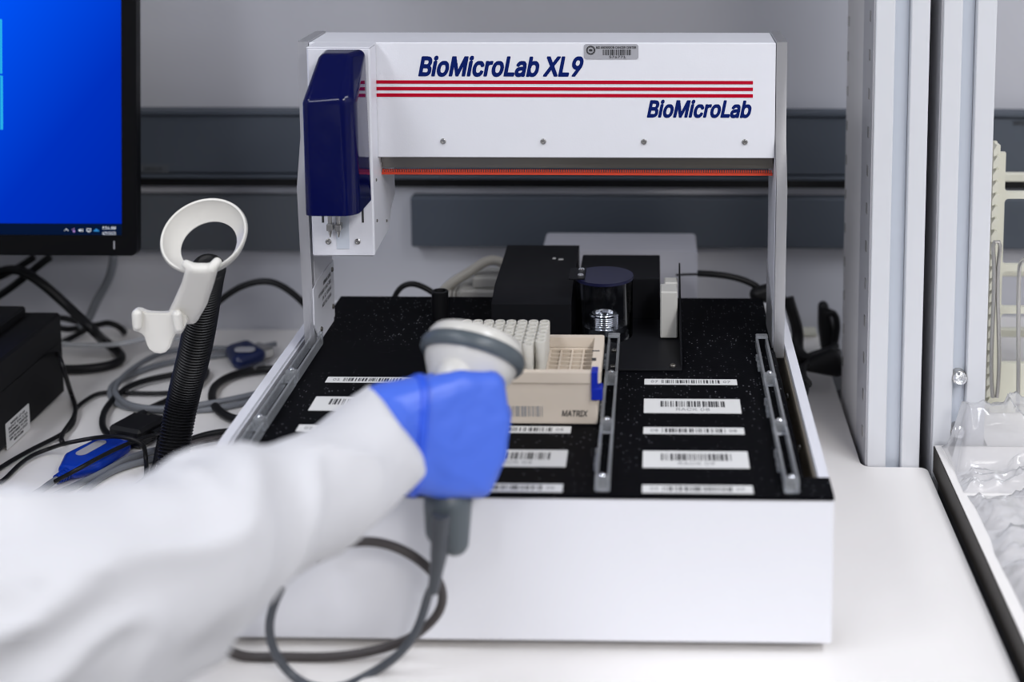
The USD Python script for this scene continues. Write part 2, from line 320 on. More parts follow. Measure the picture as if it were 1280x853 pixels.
# cable trunking on the wall
def trunk(name, label, x0, x1, z0, z1, m_, lip=True):
    t = thing(name, label, 'trunking', ((x0+x1)/2, WY-0.01, z0))
    obj('cover', box(x0, x1, WY-0.020, WY-0.0005, z0+0.003, z1-0.006, 0.002), m_, t)
    if lip:
        obj('lip', box(x0, x1, WY-0.024, WY-0.001, z1-0.0055, z1, 0.001), m_, t)
        obj('lip', box(x0, x1, WY-0.023, WY-0.001, z0-0.002, z0+0.0025, 0.001), m_, t)
    return t
tr = trunk('wall_trunking', 'dark slate cable trunking along the wall, upper run', -1.4, 0.75, 0.189, 0.2665, 'trunking')
obj('wall_tag', box(-0.592, -0.560, WY-0.0210, WY-0.0203, 0.193, 0.203), 'trunking_pale', tr, label='small printed tag on the trunking')
obj('lettering', place(text('SHPLE1 UP', 0.0042, 0.021), (-0.588, WY-0.0212, 0.1955), RT, UP), 'print_black', tr)
obj('lettering', place(text('SHPLE1 UP', 0.0042, 0.021), (0.405, WY-0.0212, 0.252), RT, UP), 'print_black', tr)
t2 = trunk('wall_trunking', 'slate cover plate under the trunking, behind the sorter gantry', -0.2815, 0.75, 0.103, 0.1715, 'trunking', False)
t3 = trunk('wall_trunking', 'slate cover plate under the trunking, behind the white scanner holder', -1.4, -0.40, 0.097, 0.1715, 'trunking_pale', False)
obj('shadow_gap', box(-1.39, 0.74, WY-0.008, WY-0.0006, 0.1745, 0.186), 'plastic_black', tr, label='black slot under the trunking')
shelf = thing('overhead_shelf', 'grey shelf on the wall above the tube sorter beside the post', 'shelf', (-0.12, 1.40, 0.63))
obj('board', box(-0.43, 0.190, 1.20, 1.605, 0.63, 0.65, 0.002), 'post_side', shelf)
for x_ in (-0.40, 0.155): obj('bracket', prism([(1.25, 0.6298), (1.6, 0.6298), (1.6, 0.54)], x_, x_+0.004, 'yz'), 'post_side', shelf)

# ================================================================ TUBE SORTER (the white machine)
XL, XR, YF, HD = -0.3334, 0.1254, 0.9475, 0.1185
mach = thing('tube_sorter', 'white benchtop tube sorter with gantry and black deck', 'laboratory machine', ((XL+XR)/2, 1.16, 0))
obj('front_panel', box(XL, XR, YF, YF+0.012, 0.008, 0.1153, 0.0012), 'front_white', mach)
obj('base_pan', box(XL+0.002, XR-0.002, YF+0.013, 1.372, 0.008, 0.022), 'slot_metal', mach)
for x0, x1, lab in ((XL, XL+0.0078, None), (XR-0.0078, XR, None)):
    obj('side_rail', prism([(0.977, 0.008), (1.374, 0.008), (1.374, 0.1183), (0.977, 0.1183)], x0, x1, 'yz'), 'machine_white', mach)
obj('slot_liner', box(XR-0.0095, XR-0.0080, 0.978, 1.372, 0.0225, 0.112), 'slot_metal', mach, label='brownish inner lining beside the deck')
obj('slot_liner', box(XL+0.0080, XL+0.0095, 0.978, 1.372, 0.0225, 0.116), 'machine_white', mach)
for y in (0.985, 1.085, 1.19): screw('slot_screw', (XR-0.0096, y, 0.092), 0.003, mach, 'steel', (-1, 0, 0))
obj('rear_panel', box(XL+0.009, XR-0.009, 1.366, 1.373, 0.0225, 0.115), 'machine_white', mach)
deckp = Polygon([(XL, YF-0.0006), (XR, YF-0.0006), (XR, 0.9768), (0.1072, 0.9768), (0.1072, 1.376), (-0.3155, 1.376), (-0.3155, 0.9768), (XL, 0.9768)])
obj('deck', prism(deckp, HD-0.003, HD), 'deck_black', mach, label='black powder-coated deck plate flecked with dust')
for x in (XL+0.035, XR-0.028):
    for y in (YF+0.028, 1.34): obj('foot', cyl((x, y, 0), (x, y, 0.0082), 0.013), 'plastic_black', mach)

# gantry side panels
gp = [(1.235, 0.3975), (1.235, 0.312), (1.217, 0.270), (1.229, 0.1125), (1.303, 0.1125), (1.303, 0.3975)]
for x0, x1 in ((-0.3155, -0.3062), (0.1062, 0.1155)):
    obj('gantry_panel', prism(gp, x0, x1, 'yz'), 'aluminium', mach, label='machined aluminium gantry side panel')
    s_ = x1 if x0 < 0 else x0
    inner = [(1.243, 0.39), (1.243, 0.31), (1.227, 0.27), (1.236, 0.119), (1.302, 0.119), (1.302, 0.39)]
    obj('panel_face', prism(inner, s_-0.0004, s_+0.0004, 'yz'), 'machine_white', mach)
plate = obj('info_plate', prism([(1.222, 0.143), (1.222, 0.176), (1.236, 0.179), (1.301, 0.179), (1.301, 0.124), (1.238, 0.124)], -0.3056, -0.3046, 'yz'), 'machine_white', mach, label='white plate printed with small lines of text inside the gantry')
for i, (s_, w_) in enumerate((('SERIAL NUMBER', 0.030), ('100-240 V 50/60 Hz', 0.048), ('MAX 2 A', 0.034), ('MADE IN USA', 0.036))):
    obj('lettering', place(text(s_, 0.0034, w_), (-0.3045, 1.288, 0.168-i*0.0065), (0, -1, 0), UP), 'print_black', plate)
for y, z in ((1.245, 0.131), (1.293, 0.136), (1.293, 0.172)): screw('plate_screw', (-0.3045, y, z), 0.0024, plate, 'steel_dark', (1, 0, 0))
obj('inner_bracket', prism([(1.236, 0.119), (1.236, 0.155), (1.300, 0.182), (1.300, 0.119)], 0.1048, 0.1058, 'yz'), 'aluminium', mach)

# gantry beam with its front cover
beam = obj('beam', box(-0.3058, 0.1058, 1.2375, 1.302, 0.2935, 0.3965, 0.0008), 'machine_white', mach)
obj('beam_cover', box(-0.3056, 0.1056, 1.235, 1.2373, 0.2935, 0.3968, 0.0006), 'front_white', beam)
for z in (0.3615, 0.3556, 0.3497):
    obj('stripe', box(-0.3050, 0.0858, 1.2346, 1.2349, z-0.0015, z+0.0015), 'print_red', beam)
obj('lettering', place(text('BioMicroLab XL9', 0.0162, 0.1470, 0.20, weight=4), (-0.2091, 1.2349, 0.3675), RT, UP), 'print_navy', beam, label='navy italic lettering BioMicroLab XL9')
obj('lettering', place(text('BioMicroLab', 0.0140, 0.0936, 0.20, weight=4), (-0.0073, 1.2349, 0.3309), RT, UP), 'print_navy', beam, label='smaller navy italic lettering BioMicroLab')
for x in (-0.1882, -0.0992, -0.0100, 0.0791): screw('cover_screw', (x, 1.2349, 0.3084), 0.0026, beam, 'steel')
obj('linear_rail', cat([box(-0.304, 0.105, 1.246, 1.28, 0.2865, 0.2925), box(-0.304, 0.105, 1.249, 1.276, 0.281, 0.2863)]), 'steel_dark', mach)
belt = [box(-0.262, 0.105, 1.2488, 1.2512, 0.2745, 0.2766)]
for i in range(180): belt.append(box(-0.262+i*0.00204, -0.262+i*0.00204+0.0011, 1.2485, 1.2515, 0.2767, 0.2792))
obj('toothed_belt', belt, 'belt_orange', mach, label='orange-red toothed drive belt under the beam', smooth=False)
st = obj('asset_sticker', prism(rrect(-0.0627, -0.0148, 0.3822, 0.3956, 0.0022), 1.2345, 1.2349, 'xz'), 'sticker_grey', mach, label='grey asset sticker with barcode on the beam')
obj('lettering', place(text('MD ANDERSON CANCER CENTER', 0.0021, 0.0352), (-0.0520, 1.2345, 0.3916), RT, UP), 'print_black', st)
obj('lettering', place(text('576771', 0.0021, 0.0145), (-0.0405, 1.2345, 0.3832), RT, UP), 'print_black', st)
obj('barcode', place(bars(0.0245, 0.0050, 22, 3), (-0.0460, 1.2345, 0.3858), RT, UP), 'print_black', st)
em = [place(lathe([(0.0040, 0), (0.0040, 0.0002), (0.0034, 0.0002), (0.0034, 0)], n=24), (-0.0567, 1.2344, 0.3902), RT, UP), place(lathe([(0.0031, 0), (0.0031, 0.0002), (0.0027, 0.0002), (0.0027, 0)], n=24), (-0.0567, 1.2344, 0.3902), RT, UP),
      place(prism([(-0.0014, -0.001), (0.0014, -0.001), (0.0016, 0.0008), (0, 0.0012), (-0.0016, 0.0008)], 0, 0.0002), (-0.0567, 1.2344, 0.3902), RT, UP)]
for k in range(10):
    a = k*math.pi/5; em.append(box(-0.0567+0.00325*math.cos(a)-0.0003, -0.0567+0.00325*math.cos(a)+0.0003, 1.2342, 1.2345, 0.3902+0.00325*math.sin(a)-0.0003, 0.3902+0.00325*math.sin(a)+0.0003))
obj('emblem', em, 'print_black', st, smooth=False)

# carriage with the blue cover
YC = 1.205
kl, kr, kb = at(384, 100, y=YC)[0], at(465.5, 200, y=YC)[0], at(430, 321, y=YC)[2]
car = obj('carriage', cat([box(kl, kr, YC, YC+0.004, kb, 0.3965, 0.0015), box(kl+0.001, kr-0.002, YC+0.0042, 1.2338, 0.300, 0.3955), box(kl, kr, YC+0.0002, 1.234, 0.3957, 0.3970, 0.0005)]), 'machine_white', mach, label='white carriage plate riding on the beam')
sx = kr-0.0008
sp = [(YC+0.0042, kb+0.001), (YC+0.0042, 0.3950), (1.2338, 0.3950), (1.2338, 0.2930), (1.30, 0.2915)] + [tuple(at(px, py, x=sx)[1:]) for px, py in ((493, 212), (493.7, 242), (490, 256), (488, 270), (486, 286))]
obj('side_plate', prism(sp, sx-0.0016, sx, 'yz'), 'machine_white', car)
for px, py in ((470, 225), (471, 276), (483, 276)): screw('side_screw', at(px, py, x=sx), 0.0014, car, 'steel_dark', (1, 0, 0))
ybk, yfr = YC-0.0004, 1.147
a_ = at(376, 128, y=yfr); b_ = at(443, 128, y=yfr); c_ = at(380, 271, y=yfr); d_ = at(445, 271, y=yfr)
tz = at(420, 62, y=ybk-0.006)[2]-0.006; tz2 = at(415, 68, y=yfr+0.033)[2]-0.006
rr = 0.007
cov = hull([((a_[0]+rr, yfr+rr, a_[2]-0.002), rr), ((b_[0]-0.013, yfr+0.013, b_[2]-0.002), 0.013), ((a_[0]+rr, yfr+rr, c_[2]-0.012), rr), ((b_[0]-0.013, yfr+0.013, c_[2]-0.012), 0.013),
            ((a_[0]+0.006, ybk-0.004, c_[2]-0.006), 0.004), ((b_[0]-0.003, ybk-0.004, c_[2]-0.006), 0.004),
            ((a_[0]+0.012, ybk-0.006, tz), 0.006), ((b_[0]-0.007, ybk-0.006, tz), 0.006), ((a_[0]+0.014, yfr+0.034, tz2), 0.007), ((b_[0]-0.013, yfr+0.034, tz2), 0.007)], 40)
cov = cov.trim_by_plane((0, 0, 1), c_[2]+0.0005)
obj('blue_cover', tm(cov), 'blue_gloss', car, smooth=50, label='glossy navy blue rounded cover')
pw0, pw1 = at(420, 272, y=YC), at(437, 311, y=YC)
obj('probe_window', box(pw0[0], pw1[0], YC-0.0006, YC, pw1[2], pw0[2]+0.006), 'post_groove', car)
for px in (412.5, 423):
    q = at(px, 284, y=YC-0.006); x, z = q[0], q[2]
    obj('probe_pin', cat([cyl((x, YC-0.006, z+0.012), (x, YC-0.006, z-0.004), 0.0018, 12), box(x-0.0027, x+0.0027, YC-0.009, YC-0.0012, z-0.003, z+0.003, 0.0005), cyl((x, YC-0.006, z-0.004), (x, YC-0.006, z-0.009), 0.0017, 12, 0.0006)]), 'steel', car)
for px in (410.5, 447): screw('plate_screw', at(px, 302, y=YC-0.0001), 0.0026, car, 'steel')
for px in (403.5, 453.5):
    q = at(px, 270, y=YC); obj('slit', box(q[0]-0.0009, q[0]+0.0009, YC-0.0003, YC, q[2]-0.006, q[2]+0.012), 'print_black', car)

# acrylic rack guides: 4 lines of 3
GX = [-0.3070, -0.1790, -0.0370, 0.0960]
for gi, x in enumerate(GX):
    for k in range(3):
        y0 = YF+0.002+k*0.0977; y1 = y0+0.0955
        w = 0.0054
        ms = [box(x-w, x-w+0.0022, y0+0.008, y1, HD+0.0003, HD+0.0095, 0.0004), box(x+w-0.0022, x+w, y0+0.008, y1, HD+0.0003, HD+0.0095, 0.0004)]
        for q in (0.35, 0.45, 0.6): ms.append(box(x-w-0.0022, x-w, y0+0.0955*q, y0+0.0955*q+0.004, HD+0.0003, HD+0.006, 0.0006))
        g = obj('rack_guide', ms, 'acrylic', mach, label='clear acrylic rack guide' if gi+k == 0 else None)
        obj('end_block', box(x-w, x+w, y0, y0+0.0078, HD+0.0003, HD+0.0105, 0.0008), 'acrylic', g)
        screw('guide_screw', (x, y0+0.0045, HD+0.0107), 0.0024, g, 'chrome', UP)
        if k == 2: obj('end_block', box(x-w, x+w, y1-0.008, y1, HD+0.0098, HD+0.0125, 0.0008), 'acrylic', g)

# barcode stickers on the deck
LX = [-0.2790, -0.1435, -0.0090]
for ci, x in enumerate(LX):
    for k in range(3):
        no = f'0{ci*3 + 3 - k}'; y = 0.9498 + k*0.0995
        s1 = obj('rack_sticker', box(x, x+0.0782, y, y+0.0122, HD+0.0001, HD+0.0004), 'sticker_white', mach, label=f'narrow white barcode strip numbered {no}')
        obj('barcode', place(bars(0.049, 0.0068, 24, ci*10+k), (x+0.0145, y+0.0027, HD+0.0004), RT, BK), 'print_black', s1, smooth=False)
        for dx in (0.0055, 0.0665): obj('lettering', place(text(no, 0.0042, 0.0060), (x+dx, y+0.004, HD+0.0004), RT, BK), 'print_grey', s1)
        if k < 2 or ci == 0:
            if ci == 0 and k == 2: continue
            yb = y+0.0402
            s2 = obj('rack_sticker', box(x, x+0.0782, yb, yb+0.0285, HD+0.0001, HD+0.0004), 'sticker_white', mach, label=f'wide white barcode sticker reading RACK {no}')
            obj('barcode', place(bars(0.0520, 0.0115, 26, 40+ci*10+k), (x+0.0135, yb+0.0120, HD+0.0004), RT, BK), 'print_black', s2, smooth=False)
            obj('lettering', place(text('RACK '+no, 0.0050, 0.0270, bold=False), (x+0.0260, yb+0.0045, HD+0.0004), RT, BK), 'print_grey', s2)

# black housings behind the deck
sc = Polygon([(1.250, HD+0.0002), (1.250, 0.1535), (1.278, 0.1625), (1.395, 0.1665), (1.395, HD+0.0002)])
bk = obj('scan_housing', prism(sc, -0.1492, -0.0765, 'yz'), 'satin_black', mach, label='black angled housing on the deck')
obj('speck_label', cat([box(-0.1005, -0.0975, 1.352, 1.356, 0.1652, 0.1655), box(-0.0945, -0.0900, 1.349, 1.353, 0.1651, 0.1654)]), 'sticker_white', bk)
obj('housing', box(-0.0725, 0.0048, 1.308, 1.385, HD+0.0002, 0.1600, 0.0008), 'satin_black', mach, label='low black housing behind the reader cylinder')
obj('base_plate', box(-0.0470, 0.0234, 1.178, 1.306, HD+0.0002, HD+0.0022, 0.0005), 'satin_black', mach)
for px, py in ((768, 439), (766, 459), (841, 458)):
    q = at(px, py, z=HD+0.0022); screw('plate_screw', q, 0.0028, mach, 'steel_dark', UP)
obj('upright_plate', prism([(1.185, HD+0.0024), (1.185, 0.121), (1.298, 0.1765), (1.3045, 0.1765), (1.3045, HD+0.0024)], 0.0222, 0.0236, 'yz'), 'satin_black', mach, label='thin black upright plate seen edge-on')
obj('sensor_block', cat([box(0.0048, 0.0205, 1.252, 1.2755, HD+0.0030, 0.1655, 0.001), box(0.0085, 0.0208, 1.2757, 1.292, 0.1300, 0.1665, 0.001)]), 'sensor_white', mach, label='off-white sensor block')
cc = (-0.0468, 1.2655)
rd = obj('reader_cylinder', lathe([(0.0262, HD+0.0024), (0.0262, 0.1738), (0.0246, 0.1738), (0.0246, HD+0.0024), (0.0262, HD+0.0024)], (cc[0], cc[1], 0), n=48), 'clear_tube', mach, smooth=40, label='clear cylinder around a threaded metal port')
lid = rrect(-0.0752, -0.0200, 1.2387, 1.2923, 0.001); lid = Polygon([(cc[0]+0.0268*math.cos(t), cc[1]+0.0268*math.sin(t)) for t in np.linspace(0, 2*math.pi, 56, False)])
obj('lid', prism(lid, 0.1740, 0.1768), 'lid_blue', rd, label='dark blue disc lid')
obj('lid_tab', box(-0.0785, -0.0640, 1.250, 1.282, 0.1769, 0.1785, 0.0005), 'satin_black', rd)
for y in (1.257, 1.274): screw('lid_screw', (-0.0680, y, 0.1785), 0.0030, rd, 'chrome', UP)
obj('port_pedestal', cyl((cc[0], cc[1]-0.001, HD+0.0024), (cc[0], cc[1]-0.001, 0.1250), 0.0150, 32), 'satin_black', rd)
zr = 0.1222
prof = [(0, zr), (0.0150, zr), (0.0150, zr+0.003), (0.0196, zr+0.003), (0.0196, zr+0.0082), (0.0135, zr+0.0086)]
for i in range(5): prof += [(0.0128, zr+0.0092+i*0.0019), (0.0138, zr+0.0100+i*0.0019)]
prof += [(0.0120, zr+0.0185), (0.0115, zr+0.0195), (0.0086, zr+0.0195), (0.0080, zr+0.0165), (0.0035, zr+0.0160), (0, zr+0.016)]
obj('threaded_port', lathe(prof, (cc[0], cc[1]-0.001, 0), n=40), 'chrome', rd, smooth=35, label='bright threaded metal port')
obj('knob_post', lathe([(0, 0), (0.0080, 0), (0.0080, 0.0270), (0.0072, 0.0278), (0.0058, 0.0278), (0.0052, 0.0240), (0, 0.0240)], (-0.2055, 1.311, HD), n=28), 'plastic_black', mach, label='black cylindrical post on the deck')

# ================================================================ RACK AND TUBES
RX1, RX0 = -0.0435, -0.0435-0.1278; RY0, RY1 = 1.0640, 1.1495; RZ = HD+0.0004; RT_ = 0.1615
rack = thing('tube_rack', 'beige tube rack with blue latch, partly filled, on the black deck', 'tube rack', ((RX0+RX1)/2, (RY0+RY1)/2, RZ))
WI, WF, WR = 0.0095, 0.0068, 0.0062
obj('rack_wall', box(RX0+0.0015, RX1-0.0015, RY0+0.001, RY0+WF, RZ, 0.1530, 0.001), 'rack_beige', rack)
obj('rack_wall', box(RX0+0.0015, RX1-0.0015, RY1-WF, RY1-0.001, RZ, 0.1530, 0.001), 'rack_beige', rack)
obj('rack_wall', box(RX0+0.0015, RX0+WI, RY0+WF+0.0002, RY1-WF-0.0002, RZ, 0.1530, 0.001), 'rack_beige', rack)
obj('rack_wall', box(RX1-WR, RX1-0.0015, RY0+WF+0.0002, RY1-WF-0.0002, RZ, 0.1530, 0.001), 'rack_beige', rack)
rim = rrect(RX0, RX1+0.0012, RY0, RY1, 0.003).difference(sbox(RX0+WI+0.001, RY0+WF, RX1-WR-0.0005, RY1-WF))
obj('rim', prism(rim, 0.1531, RT_), 'rack_beige', rack)
ix0, ix1, iy0, iy1 = RX0+WI+0.0008, RX1-WR-0.0003, RY0+WF+0.0002, RY1-WF-0.0002
PX, PY = (ix1-ix0)/12, (iy1-iy0)/8
obj('rack_floor', box(ix0, ix1, iy0, iy1, RZ, RZ+0.004), 'rack_grid', rack)
gr = []
for i in range(13): gr.append(box(ix0+i*PX-0.0008, ix0+i*PX+0.0008, iy0, iy1, 0.1400, 0.1515))
for j in range(9): gr.append(box(ix0, ix1, iy0+j*PY-0.0008, iy0+j*PY+0.0008, 0.1402, 0.1513))
obj('cell_grid', gr, 'rack_grid', rack, smooth=False)
obj('latch', cat([box(RX1-0.0062, RX1-0.0010, RY0-0.0022, RY0+0.010, 0.1480, 0.1632, 0.0006), box(RX1-0.0062, RX1+0.0026, RY0-0.0024, RY0+0.0095, 0.1400, 0.1500, 0.0006)]), 'latch_blue', rack, label='bright blue corner latch')
obj('rim_slot', cat([box(RX1-0.0075, RX1-0.0015, RY0+0.0470, RY0+0.0490, RT_, RT_+0.0002), box(RX1-0.0070, RX1-0.0035, RY0+0.026, RY0+0.032, RT_, RT_+0.0002)]), 'print_black', rack)
obj('barcode', place(bars(0.046, 0.0085, 26, 91), (RX1-0.0905, RY0+0.0009, RZ+0.0065), RT, UP), 'print_grey', rack, smooth=False)
obj('lettering', place(text('MATRIX', 0.0046, 0.0205, 0.15), (RX1-0.0295, RY0+0.0009, RZ+0.0070), RT, UP), 'print_black', rack)
TP = [(0, 0), (0.0030, 0.0005), (0.0036, 0.002), (0.0036, 0.018), (0.0040, 0.019), (0.0040, 0.0385), (0.0043, 0.0387), (0.0043, 0.0535), (0.0040, 0.0540), (0.0031, 0.0540), (0.0030, 0.0300), (0, 0.0285)]
ORD = ['first', 'second', 'third', 'fourth', 'fifth', 'sixth', 'seventh', 'eighth']
first = None
for c in range(8):
    for r in range(8):
        if (c == 0 and r > 5) or (c == 1 and r > 6): continue
        x = ix1 - (4+c+0.5)*PX; y = iy1 - (r+0.5)*PY
        lab = f'frosted open tube, {ORD[r]} row from the rack back, {ORD[c]} from the empty cells'
        t = thing('sample_tube', lab, 'tube', (x, y, RZ+0.0042), 'frosted tubes in the beige rack')
        if first is None:
            first = t; p = lathe(TP, (x, y, RZ+0.0042), n=16); obj('tube_body', p, 'tube_plastic', t, smooth=40)
        else:
            t.GetPrim().GetReferences().AddInternalReference(first.GetPath()); t.GetPrim().SetInstanceable(True)

# ================================================================ HAND-HELD SCANNER, HAND AND SLEEVE
H0 = np.array([-0.1440, 0.9070, 0.0935])                              # handle bottom
u_ = np.array([0.836, 0.414, -0.173]); u_ /= np.linalg.norm(u_)
v_ = np.array([0.05, 0.30, 0.95]); v_ -= u_*(u_ @ v_); v_ /= np.linalg.norm(v_)
w_ = np.cross(u_, v_)
W0 = np.array([-0.1790, 0.892, 0.1850])                               # wrist
def hp(a, b, c): return W0 + a*u_ + b*v_ + c*w_
sca = thing('barcode_scanner', 'white hand-held barcode scanner with dark grey bumper, held in the blue glove', 'barcode scanner', H0)
grip = [hp(0.060, b, -0.033) for b in (-0.045, -0.02, 0.01, 0.035)]
HC = np.array([-0.1315, 0.9850, 0.2055])                              # centre of the bumper ring
hn = np.array([0.20, 0.62, 0.76]); hn /= np.linalg.norm(hn)
hb = hull([(H0+(0.009, 0, 0.010), 0.0095), (H0+(0.0, 0.002, 0.018), 0.0115), (H0+(0.004, 0.004, 0.036), 0.0165)], 24) + hull([(H0+(0.004, 0.004, 0.036), 0.0165), (grip[0], 0.0150)], 24)
obj('grip_end', tm(hb), 'scanner_grey', sca, smooth=50, label='dark grey lower end of the handle')
obj('strain_relief', cat([cyl(H0+(0.002, -0.0125, 0.036), H0+(-0.001, -0.008, 0.004), 0.0062, 16, 0.0058), cyl(H0+(-0.001, -0.008, 0.004), H0+(-0.006, -0.004, -0.024), 0.0055, 16, 0.0036)]), 'cable_slate', sca)
nk = HC - hn*0.040
gb = hull([(grip[0], 0.0144), (grip[1], 0.0150)], 24)
for i in range(1, 3): gb += hull([(grip[i], 0.0150), (grip[i+1], 0.0155)], 24)
gb += hull([(grip[3], 0.0155), (nk, 0.0205)], 24)
obj('handle', tm(gb), 'scanner_white', sca, smooth=50)
obj('head_cone', lathe([(0, -0.046), (0.0200, -0.044), (0.0225, -0.034), (0.0270, -0.022), (0.0325, -0.011), (0.0348, -0.003), (0.0348, 0.002), (0, 0.002)], HC, hn, 48), 'scanner_white', sca, smooth=50)
obj('bumper_ring', lathe([(0.0330, -0.0050), (0.0362, -0.0058), (0.0384, -0.0030), (0.0386, 0.0020), (0.0366, 0.0052), (0.0330, 0.0052)], HC, hn, 56), 'scanner_grey', sca, smooth=60, label='dark grey rubber bumper ring')
obj('head_cap', lathe([(0.0350, 0.0045), (0.0352, 0.0090), (0.0325, 0.0135), (0.0230, 0.0165), (0.0100, 0.0175), (0, 0.0178)], HC, hn, 48), 'scanner_white', sca, smooth=60)
CY1 = 0.931
def cp(pts, y): return [at(px, py, y=y) for px, py in pts]
c1 = [H0+(-0.005, -0.005, -0.020)] + cp([(533, 752), (521, 787), (494, 822), (453, 848)], 0.915)
c1 += [np.array([*at(px, py, z=0.0032)[:2], 0.0034]) for px, py in ((415, 862), (375, 852))]
c1 += cp([(347, 822), (337, 790), (340, 764), (352, 735)], 0.905)
obj('cord', sweep(c1, 0.0031, 12), 'cable_slate', sca, label='slate cord hanging from the handle')
c2 = cp([(395, 700), (446, 678), (480, 680), (514, 694), (542, 718), (553, 742), (548, 766), (525, 790)], 0.926)
c2 += [np.array([p[0], 0.932, max(p[2], 0.0033)]) for p in cp([(494, 806), (446, 818), (391, 828), (343, 829.5), (302, 820), (271, 804), (235, 775)], 0.932)]
obj('cord', sweep(c2, 0.0033, 12), 'cable_brown', sca, label='dark brown loop of the cord')

per = thing('person', 'person in a white coat and blue glove reaching in with the scanner', 'person', (-0.45, 0.45, 0.3))
A = [hp(0.004, 0, 0), at(430, 597, y=0.842), at(342, 643, y=0.785), at(240, 692, y=0.735), at(116, 752, y=0.685), at(0, 796, y=0.645)]
SR = [0.0345, 0.0368, 0.0420, 0.0465, 0.0540, 0.0610]
fdir = (A[0]-A[1])/np.linalg.norm(A[0]-A[1])
SH = [np.array([-0.56, 0.47, 0.29]), np.array([-0.63, 0.40, 0.46])]
# bare arm inside the sleeve: one body from shoulder to finger tips
arm = hull([(A[0]-fdir*0.01, 0.019), (A[2], 0.028)]) + hull([(A[2], 0.028), (A[4], 0.038)]) + hull([(A[4], 0.038), (A[5], 0.042)]) + hull([(A[5], 0.042), (SH[0], 0.046)]) + hull([(SH[0], 0.046), (SH[1], 0.050)])
FING = [(0.0315, 0.072, 0.0390, 0.0097), (0.0105, 0.078, 0.0420, 0.0100), (-0.0115, 0.077, 0.0440, 0.0098), (-0.0310, 0.070, 0.0410, 0.0092)]
def handshape(grow):
    g = lambda r: r+grow
    palm = hull([(hp(0.0, 0.012, 0), g(0.021)), (hp(0.0, -0.012, 0), g(0.021)), (hp(0.050, 0.031, 0.002), g(0.0120)), (hp(0.044, -0.029, 0), g(0.0120))], 24)
    palm += hull([(hp(0.050, 0.031, 0.002), g(0.0120)), (hp(0.044, -0.029, 0), g(0.0120)), (hp(0.0, 0.0, 0), g(0.020))] + [(hp(fu, fv, 0), g(fr+0.0012)) for fv, fu, fl, fr in FING], 24)
    h = palm + hull([(A[0]-fdir*0.030, g(0.025)), (hp(0.0, 0.008, 0), g(0.0235)), (hp(0.0, -0.008, 0), g(0.0235))], 24)
    for fv, fu, fl, fr in FING:
        k = fl/0.042
        p0 = hp(fu, fv, 0); p1 = p0+(0.42*u_-0.91*w_)*0.040*k; p2 = p1+(-0.78*u_-0.62*w_)*0.025*k; p3 = p2+(-0.97*u_+0.24*w_)*0.018*k
        h += hull([(p0, g(fr+0.0008)), (p1, g(fr))]) + hull([(p1, g(fr)), (p2, g(fr-0.0008))]) + hull([(p2, g(fr-0.0008)), (p3, g(fr-0.0016))])
    t0, t1, t2, t3 = hp(0.018, 0.016, -0.010), hp(0.042, 0.024, -0.040), hp(0.066, 0.030, -0.060), hp(0.084, 0.024, -0.062)
    h += hull([(t0, g(0.017)), (t1, g(0.0125))]) + hull([(t1, g(0.0125)), (t2, g(0.0110))]) + hull([(t2, g(0.0110)), (t3, g(0.0095))])
    return h
body = taubin(tm((handshape(-0.0018) + arm).refine_to_length(0.006)), 8)
obj('arm_and_hand', body, 'skin', per, smooth=True)
gl = tm(handshape(0.0).refine_to_length(0.003)); taubin(gl, 9)
q = gl.vertices; gl.vertices = q + gl.vertex_normals*((meshkit.fbm(q*90, 2, 4)-0.5)*0.0016)[:, None]
glove = obj('glove', gl, 'nitrile', per, smooth=True, label='blue nitrile glove closed around the scanner handle')
def slab(grow, a0, a1, iters=6):
    h = handshape(grow).trim_by_plane(tuple(-u_), -float(u_ @ hp(a1, 0, 0)))
    if a0 is not None: h = h.trim_by_plane(tuple(u_), float(u_ @ hp(a0, 0, 0)))
    return taubin(tm(h.refine_to_length(0.003)), iters)
obj('cuff', slab(0.0012, None, 0.022), 'nitrile', glove, smooth=40, label='turned-back glove cuff')
obj('cuff_roll', slab(0.0026, 0.0175, 0.0235), 'nitrile_roll', glove, smooth=40, label='darker rolled fold of the glove')
sl = m3.Manifold()
for i in range(5): sl += hull([(A[i], SR[i]), (A[i+1], SR[i+1])], 32)
sl += hull([(A[5], SR[5]), (SH[0], 0.068)], 32) + hull([(SH[0], 0.068), (SH[1], 0.082)], 32)
sl += hull([(A[0], SR[0]), (A[0]+fdir*0.040, 0.0335)], 32)
cn = np.array([0.75, 0.35, 0.45]); cn /= np.linalg.norm(cn); cpt = at(511, 551, y=0.868)
sl = sl.trim_by_plane(tuple(-cn), -float(cn @ cpt))
sl = tm(sl.refine_to_length(0.006)); taubin(sl, 16)
# cloth folds: slanting ridges, stronger near the elbow, pushed along the normals
q = sl.vertices; ea = (A[4]-A[0])/np.linalg.norm(A[4]-A[0]); s_al = (q-A[0]) @ ea
k_el = np.clip(0.12+s_al/0.22, 0.10, 1.0)
cx_ = np.cross(ea, [0, 0, 1.0]); cx_ /= np.linalg.norm(cx_); cz_ = np.cross(cx_, ea)
lc = np.c_[s_al, (q-A[0]) @ cx_, (q-A[0]) @ cz_]
wv = meshkit.fbm(lc*(10, 13, 13), 2, 17)
f1 = (1-np.abs(2*meshkit.noise(np.c_[lc[:, 0]*9-lc[:, 2]*13, lc[:, 1]*9, lc[:, 2]*9+lc[:, 0]*5]+wv[:, None]*1.5, 31)-1))**4
f2 = (1-np.abs(2*meshkit.noise(np.c_[lc[:, 0]*16+lc[:, 2]*12, lc[:, 1]*10, lc[:, 2]*7]+wv[:, None]*1.8, 47)-1))**5
dsp = 0.012*(wv-0.5) + 0.011*f1 + 0.009*f2; dsp -= dsp.mean()
